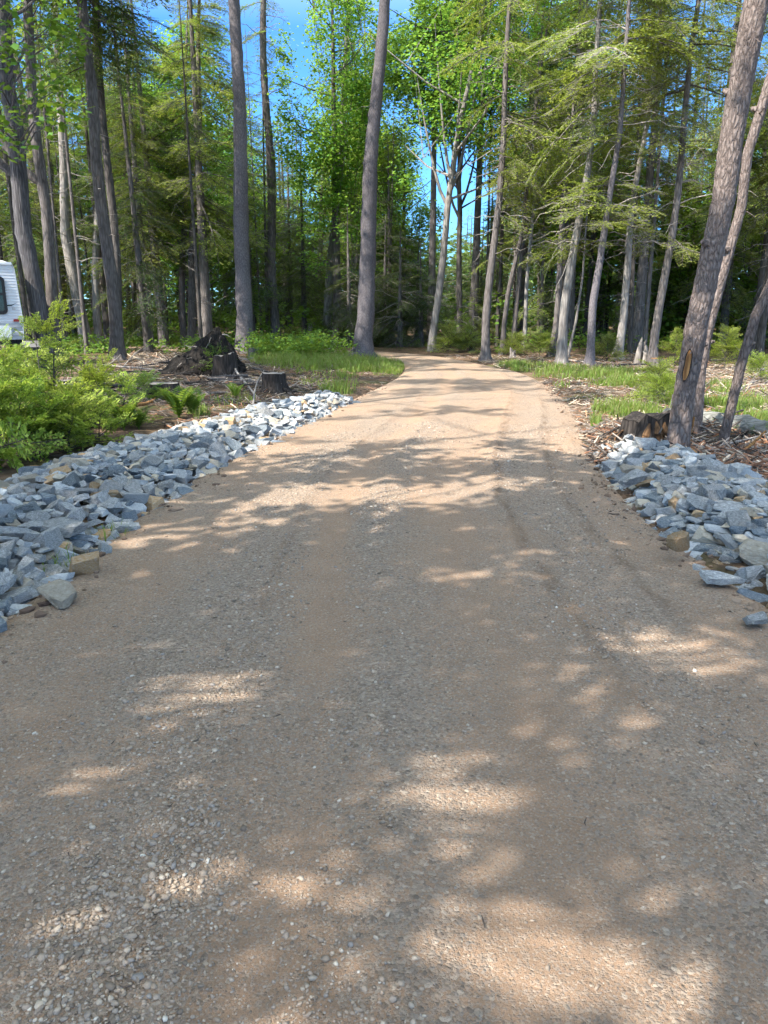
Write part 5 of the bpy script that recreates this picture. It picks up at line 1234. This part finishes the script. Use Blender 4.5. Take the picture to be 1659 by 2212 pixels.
# a few scraps on the drive itself
scr = MB(); gp = np.random.default_rng(91); n = 90
y = 1.4+9*gp.random(n)**1.6; x = gp.uniform(-1.8, 2.2, n); ok = np.abs(x) < .3+.56*y; x, y = x[ok], y[ok]
for xx_, yy_, zz_ in zip(x, y, road_z(x, y)):
    a = gp.uniform(0, PI); L = gp.uniform(.006, .022); d = np.array([math.cos(a), math.sin(a), 0])*L
    p0 = np.array([xx_, yy_, zz_+.006]); tube(scr, np.array([p0-d, p0+gp.normal(0, .006, 3)*[1,1,.2], p0+d]), [.0012, .0022, .001], 4, 0)
tag(scr.build('twig_litter', LM[2]), 'dark bits of twig fallen on the gravel drive', None, None, 'stuff')
# clods of soil along both edges of the drive
n = 2600; i = gp.integers(20, 200, n); s_ = np.where(gp.random(n) < .6, -1., 1.); off = gp.normal(.06, .13, n)
p = RD[i, :2]+RN[i]*(s_*(RD[i, 2]+off))[:, None]+gp.normal(0, .06, (n, 2)); okk = (p[:, 1] > 2.2) & (p[:, 1] < 17)
p = p[okk]; cb = MB(); pebbles(cb, p[:, 0], p[:, 1], np.maximum(gh(p[:, 0], p[:, 1]), road_z(p[:, 0], p[:, 1])), np.clip(gp.lognormal(math.log(.012), .6, len(p)), .005, .04), 0)
cl = NT('soil_clod'); cl.bsdf(cl.ramp(cl.n('ShaderNodeNewGeometry').outputs['Random Per Island'], [(0,(.085,.055,.04)),(.6,(.16,.105,.07)),(1,(.27,.19,.13))]), .95)
tag(cb.build('soil_debris', cl.mat), 'crumbled brown soil and clods along the edges of the drive', None, None, 'stuff')

# ------------------------------------------------------------------ camping trailer
white = simple('trailer_white', (.72,.74,.76), .4); greyp = simple('trailer_grey', (.40,.41,.42), .45); rubber = simple('black_rubber', (.012,.012,.013), .45)
alu = simple('trailer_trim', (.55,.56,.57), .35, .5, .6); redl = simple('tail_lamp', (.22,.02,.015), .2, .5)
tt = NT('dark_glass'); tt.bsdf((.02,.03,.032), .06, None, spec=.6); glass = tt.mat
tt = NT('curtain'); tt.bsdf((.28,.34,.33), .8); curt = tt.mat
X1 = -9.88; X0 = X1-6.6; Y0, Y1 = 21.5, 23.9; Z0, Z1 = .78, 2.84
base = np.array([X1-3.0, Y0+1.2, gz(X1-3, Y0+1.2)]); tr = empty('travel_trailer', base, 'white corrugated camping trailer parked under the trees beside the oak', 'trailer')
mb = MB()
def prof(k=0):     # end profile in x,z: slightly raked rear with rounded roof corner
    return [(X1-.02, Z0), (X1+.10, Z0+.55), (X1-.02, Z1-.22), (X1-.06, Z1-.08), (X1-.16, Z1)]
# corrugated side: horizontal ribs
rows = []; z = Z0+.44; 
while z < Z1-.10: rows += [(z, 0), (z+.055, .014), (z+.065, 0)]; z += .075
rows.append((Z1-.06, 0))
def xe(z): return float(np.interp(z, [Z0, Z0+.55, Z1-.22, Z1-.06, Z1], [X1+.04, X1+.07, X1, X1-.05, X1-.16]))
V = []
for z, dy in rows: V += [(X0, Y0-dy, z), (xe(z), Y0-dy, z)]
k = len(rows); i = np.arange(k-1)*2; mb.add(V, np.stack([i, i+1, i+3, i+2], 1))
low = [(Z0, 0), (Z0+.10, 0), (Z0+.11, .012), (Z0+.20, .012), (Z0+.21, 0), (Z0+.31, 0), (Z0+.32, .012), (Z0+.42, .012), (Z0+.44, 0)]
V = []
for z, dy in low: V += [(X0, Y0-dy, z), (xe(z), Y0-dy, z)]
k = len(low); i = np.arange(k-1)*2; mb2 = MB(); mb2.add(V, np.stack([i, i+1, i+3, i+2], 1)); mb2.V = [v-base for v in mb2.V]
zz = [Z0, Z0+.2, Z0+.44, Z0+.55, Z0+1.2, Z1-.22, Z1-.06]; V = []
for z in zz: V += [(xe(z), Y0, z), (xe(z), Y1, z)]
i = np.arange(len(zz)-1)*2; mb.add(V, np.stack([i, i+1, i+3, i+2], 1))
mb.add([(X0, Y1, Z0), (xe(Z0), Y1, Z0), (xe(Z1-.06), Y1, Z1-.06), (X0, Y1, Z1-.06), (X0, Y0, Z0), (X0, Y0, Z1-.06)], [(0,1,2,3), (4,0,3,5)])
mb.V = [v-base for v in mb.V]; mb.build('body', white, tr); o = mb2.build('lower_panel', greyp, tr); o['label'] = 'grey ribbed lower panel'
rf = MB(); n = 8; V = []
for j in range(n+1):
    f = j/n; yy_ = Y0-.03+(Y1-Y0+.06)*f; zr = Z1-.06+.10*math.sin(PI*f); V += [(X0-.02, yy_, zr), (X1-.2, yy_, zr), (X1-.03, yy_, zr-.055)]
i = (np.arange(n)[:, None]*3+np.arange(2)[None]).ravel(); rf.add(V, np.stack([i, i+1, i+4, i+3], 1)); box(rf, (X0-.02, Y0-.035, Z1-.12), (X1-.05, Y0-.016, Z1-.055)); rf.V = [v-base for v in rf.V]; rf.build('roof', white, tr)
tm = MB(); tube(tm, np.array([(xe(z)+.004, Y0-.016, z) for z in np.linspace(Z0, Z1-.05, 12)]), .014, 6); tm.V = [v-base for v in tm.V]; tm.build('corner_trim', alu, tr)
def rrect(x0, x1, z0, z1, r, n=6):
    P = []
    for cx, cz, a0 in ((x1-r, z1-r, 0), (x0+r, z1-r, PI/2), (x0+r, z0+r, PI), (x1-r, z0+r, 1.5*PI)):
        for a in np.linspace(a0, a0+PI/2, n): P.append((cx+r*math.cos(a), cz+r*math.sin(a)))
    return np.array(P)
def slab(P, y0, y1, inner=None):
    m_ = MB(); n = len(P); f = np.array([(x, y1, z) for x, z in P]); b2 = np.array([(x, y0, z) for x, z in P]); j = np.arange(n); j2 = (j+1) % n
    if inner is None: m_.add(np.vstack([f, [f.mean(0)]]), np.stack([j, j2, j*0+n], 1)); m_.add(np.vstack([f, b2]), np.stack([j, j2, n+j2, n+j], 1))
    else:
        q = np.array([(x, y1, z) for x, z in inner]); q2 = np.array([(x, y0, z) for x, z in inner])
        m_.add(np.vstack([f, q]), np.stack([j, j2, n+j2, n+j], 1)); m_.add(np.vstack([f, b2]), np.stack([j, j2, n+j2, n+j], 1)); m_.add(np.vstack([q, q2]), np.stack([j, j2, n+j2, n+j], 1))
    m_.V = [v-base for v in m_.V]; return m_
wx0, wx1, wz0, wz1 = X1-1.75, X1-.27, 1.45, 2.42
fr = slab(rrect(wx0, wx1, wz0, wz1, .11), Y0-.005, Y0-.045, rrect(wx0+.075, wx1-.075, wz0+.075, wz1-.075, .06)).build('window', rubber, tr)
zm = wz0+.52
slab(rrect(wx0+.06, wx1-.06, zm+.02, wz1-.06, .03), Y0-.02, Y0-.024).build('upper_pane', glass, fr); slab(rrect(wx0+.06, wx1-.06, wz0+.06, zm-.02, .03), Y0-.02, Y0-.026).build('lower_pane', glass, fr)
slab(rrect(wx0+.06, wx1-.06, zm-.03, zm+.03, .01), Y0-.02, Y0-.040).build('crossbar', rubber, fr)
slab(rrect(wx0+.2, wx1-.35, zm+.05, wz1-.15, .03), Y0-.0255, Y0-.027).build('curtain', curt, fr)
slab(rrect(X1-.9, X1-.24, Z0+.06, Z0+.36, .07), Y0-.013, Y0-.03).build('hatch', white, tr)
slab(rrect(X1-.62, X1-.57, Z0+.09, Z0+.14, .01), Y0-.03, Y0-.045).build('latch', rubber, tr)
slab(rrect(X1-.16, X1-.02, Z0+.47, Z0+.54, .02), Y0-.015, Y0-.04).build('marker_lamp', redl, tr)
slab(rrect(X1-.16, X1-.08, Z0+.78, Z0+.87, .01), Y0-.013, Y0-.024).build('outlet_cover', greyp, tr)
m_ = MB(); m_.add([(X1-.27, Y0-.019, 1.66), (X1-.16, Y0-.019, 1.665), (X1-.02, Y0-.019, 1.75), (X1-.14, Y0-.019, 1.70), (X1-.27, Y0-.019, 1.685)], [(0,1,3,4)]); m_.add([(X1-.16, Y0-.019, 1.665), (X1-.02, Y0-.019, 1.75), (X1-.14, Y0-.019, 1.70)], [(0,1,2)]); m_.V = [v-base for v in m_.V]; m_.build('swoosh_decal', rubber, tr)
m_ = MB(); box(m_, (X0, Y0+.25, Z0-.12), (X1-.1, Y0+.35, Z0)); box(m_, (X0, Y1-.35, Z0-.12), (X1-.1, Y1-.25, Z0)); box(m_, (X1-.1, Y0+.2, Z0-.13), (X1+.12, Y1-.2, Z0-.02)); m_.V = [v-base for v in m_.V]; m_.build('chassis', rubber, tr)
for wx in (X0+2.3, X0+3.2):
    for wy in (Y0+.12, Y1-.12):
        wm = MB(); th = np.linspace(0, 2*PI, 25)
        tube(wm, np.array([(wx, wy-.1, .36), (wx, wy-.09, .36), (wx, wy+.09, .36), (wx, wy+.1, .36)]), [.29, .34, .34, .29], 24); wm.V = [v-base for v in wm.V]; w_ = wm.build('wheel', rubber, tr)
        rm = MB(); tube(rm, np.array([(wx, wy-.115, .36), (wx, wy-.104, .36)]), [.16, .19], 18); rm.V = [v-base for v in rm.V]; rm.build('rim', alu, w_)
tr.rotation_euler = (0, 0, R(29)); _c = Vector((X1, Y0, 0)); _b = Vector(base); tr.location = _c-Matrix.Rotation(R(29), 3, 'Z')@(_c-_b); tr.location.z = base[2]
# dark plastic box near the trailer's end
p = G(82, 800); base = np.array([p[0], p[1], gz(p[0], p[1])]); e = empty('utility_box', base, 'black hooded plastic box on the ground between trailer and sapling thicket', 'box')
m_ = MB(); box(m_, (-.24, -.2, -.1), (.20, .2, .62)); m_.build('body', simple('box_grey', (.03,.034,.038), .5), e)
m_ = MB(); m_.add([(-.30,-.27,.60),(.27,-.27,.60),(.27,.27,.60),(-.30,.27,.60),(-.22,-.2,.76),(.19,-.2,.76),(.19,.2,.76),(-.22,.2,.76)], [(0,3,2,1),(4,5,6,7),(0,1,5,4),(1,2,6,5),(2,3,7,6),(3,0,4,7)]); m_.build('lid', rubber, e)

# ------------------------------------------------------------------ daylight
w = bpy.data.worlds.new('World'); SC.world = w; w.use_nodes = True; nt = w.node_tree; nt.nodes.clear()
sky = nt.nodes.new('ShaderNodeTexSky'); sky.sky_type = 'NISHITA'; sky.sun_disc = False; sky.sun_elevation = SUN_EL
sky.sun_rotation = math.atan2(SDIR[0], SDIR[1]); sky.altitude = 400; sky.air_density = 1.0; sky.dust_density = .3; sky.ozone_density = 2.0
bgn = nt.nodes.new('ShaderNodeBackground'); bgn.inputs[1].default_value = .15; wo = nt.nodes.new('ShaderNodeOutputWorld')
tc = nt.nodes.new('ShaderNodeTexCoord'); sx_ = nt.nodes.new('ShaderNodeSeparateXYZ'); nt.links.new(tc.outputs['Generated'], sx_.inputs[0])
rp = nt.nodes.new('ShaderNodeValToRGB'); nt.links.new(sx_.outputs[2], rp.inputs[0]); rp.color_ramp.elements[0].position = .30; rp.color_ramp.elements[0].color = (.060, .122, .195, 1)   # low sky darkened to deep blue, unseen zenith boosted and warmed as added fill
rp.color_ramp.elements[1].position = .62; rp.color_ramp.elements[1].color = (1.0, .735, .475, 1)
mxs = nt.nodes.new('ShaderNodeMix'); mxs.data_type = 'RGBA'; mxs.blend_type = 'MULTIPLY'; mxs.inputs[0].default_value = 1.0; nt.links.new(sky.outputs[0], mxs.inputs[6]); nt.links.new(rp.outputs[0], mxs.inputs[7])
gn = nt.nodes.new('ShaderNodeVectorMath'); gn.operation = 'SCALE'; gn.inputs['Scale'].default_value = 3.15; nt.links.new(mxs.outputs[2], gn.inputs[0])
nt.links.new(gn.outputs[0], bgn.inputs[0]); nt.links.new(bgn.outputs[0], wo.inputs[0])
ld = bpy.data.lights.new('sun', 'SUN'); ld.energy = 3.3; ld.angle = R(.5); ld.color = (1, .955, .88); lo_ = bpy.data.objects.new('sun', ld); COL.objects.link(lo_)
lo_.rotation_euler = Vector(SDIR).to_track_quat('Z', 'Y').to_euler(); lo_.location = (0, 0, 30)
SC.view_settings.view_transform = 'Standard'; SC.view_settings.look = 'None'; SC.view_settings.exposure = 1.97; SC.view_settings.gamma = 1; SC.view_settings.use_curve_mapping = False
cy = SC.cycles; cy.max_bounces = 4; cy.diffuse_bounces = 2; cy.glossy_bounces = 2; cy.transmission_bounces = 3; cy.transparent_max_bounces = 4; cy.caustics_reflective = False; cy.caustics_refractive = False
cy.sample_clamp_indirect = 6; cy.use_adaptive_sampling = True; cy.adaptive_threshold = .03
nm = sum(len(o.data.polygons) for o in SC.objects if o.type == 'MESH'); print('objects', len(SC.objects), 'faces', nm, 'unique', sum(len(m.polygons) for m in bpy.data.meshes))
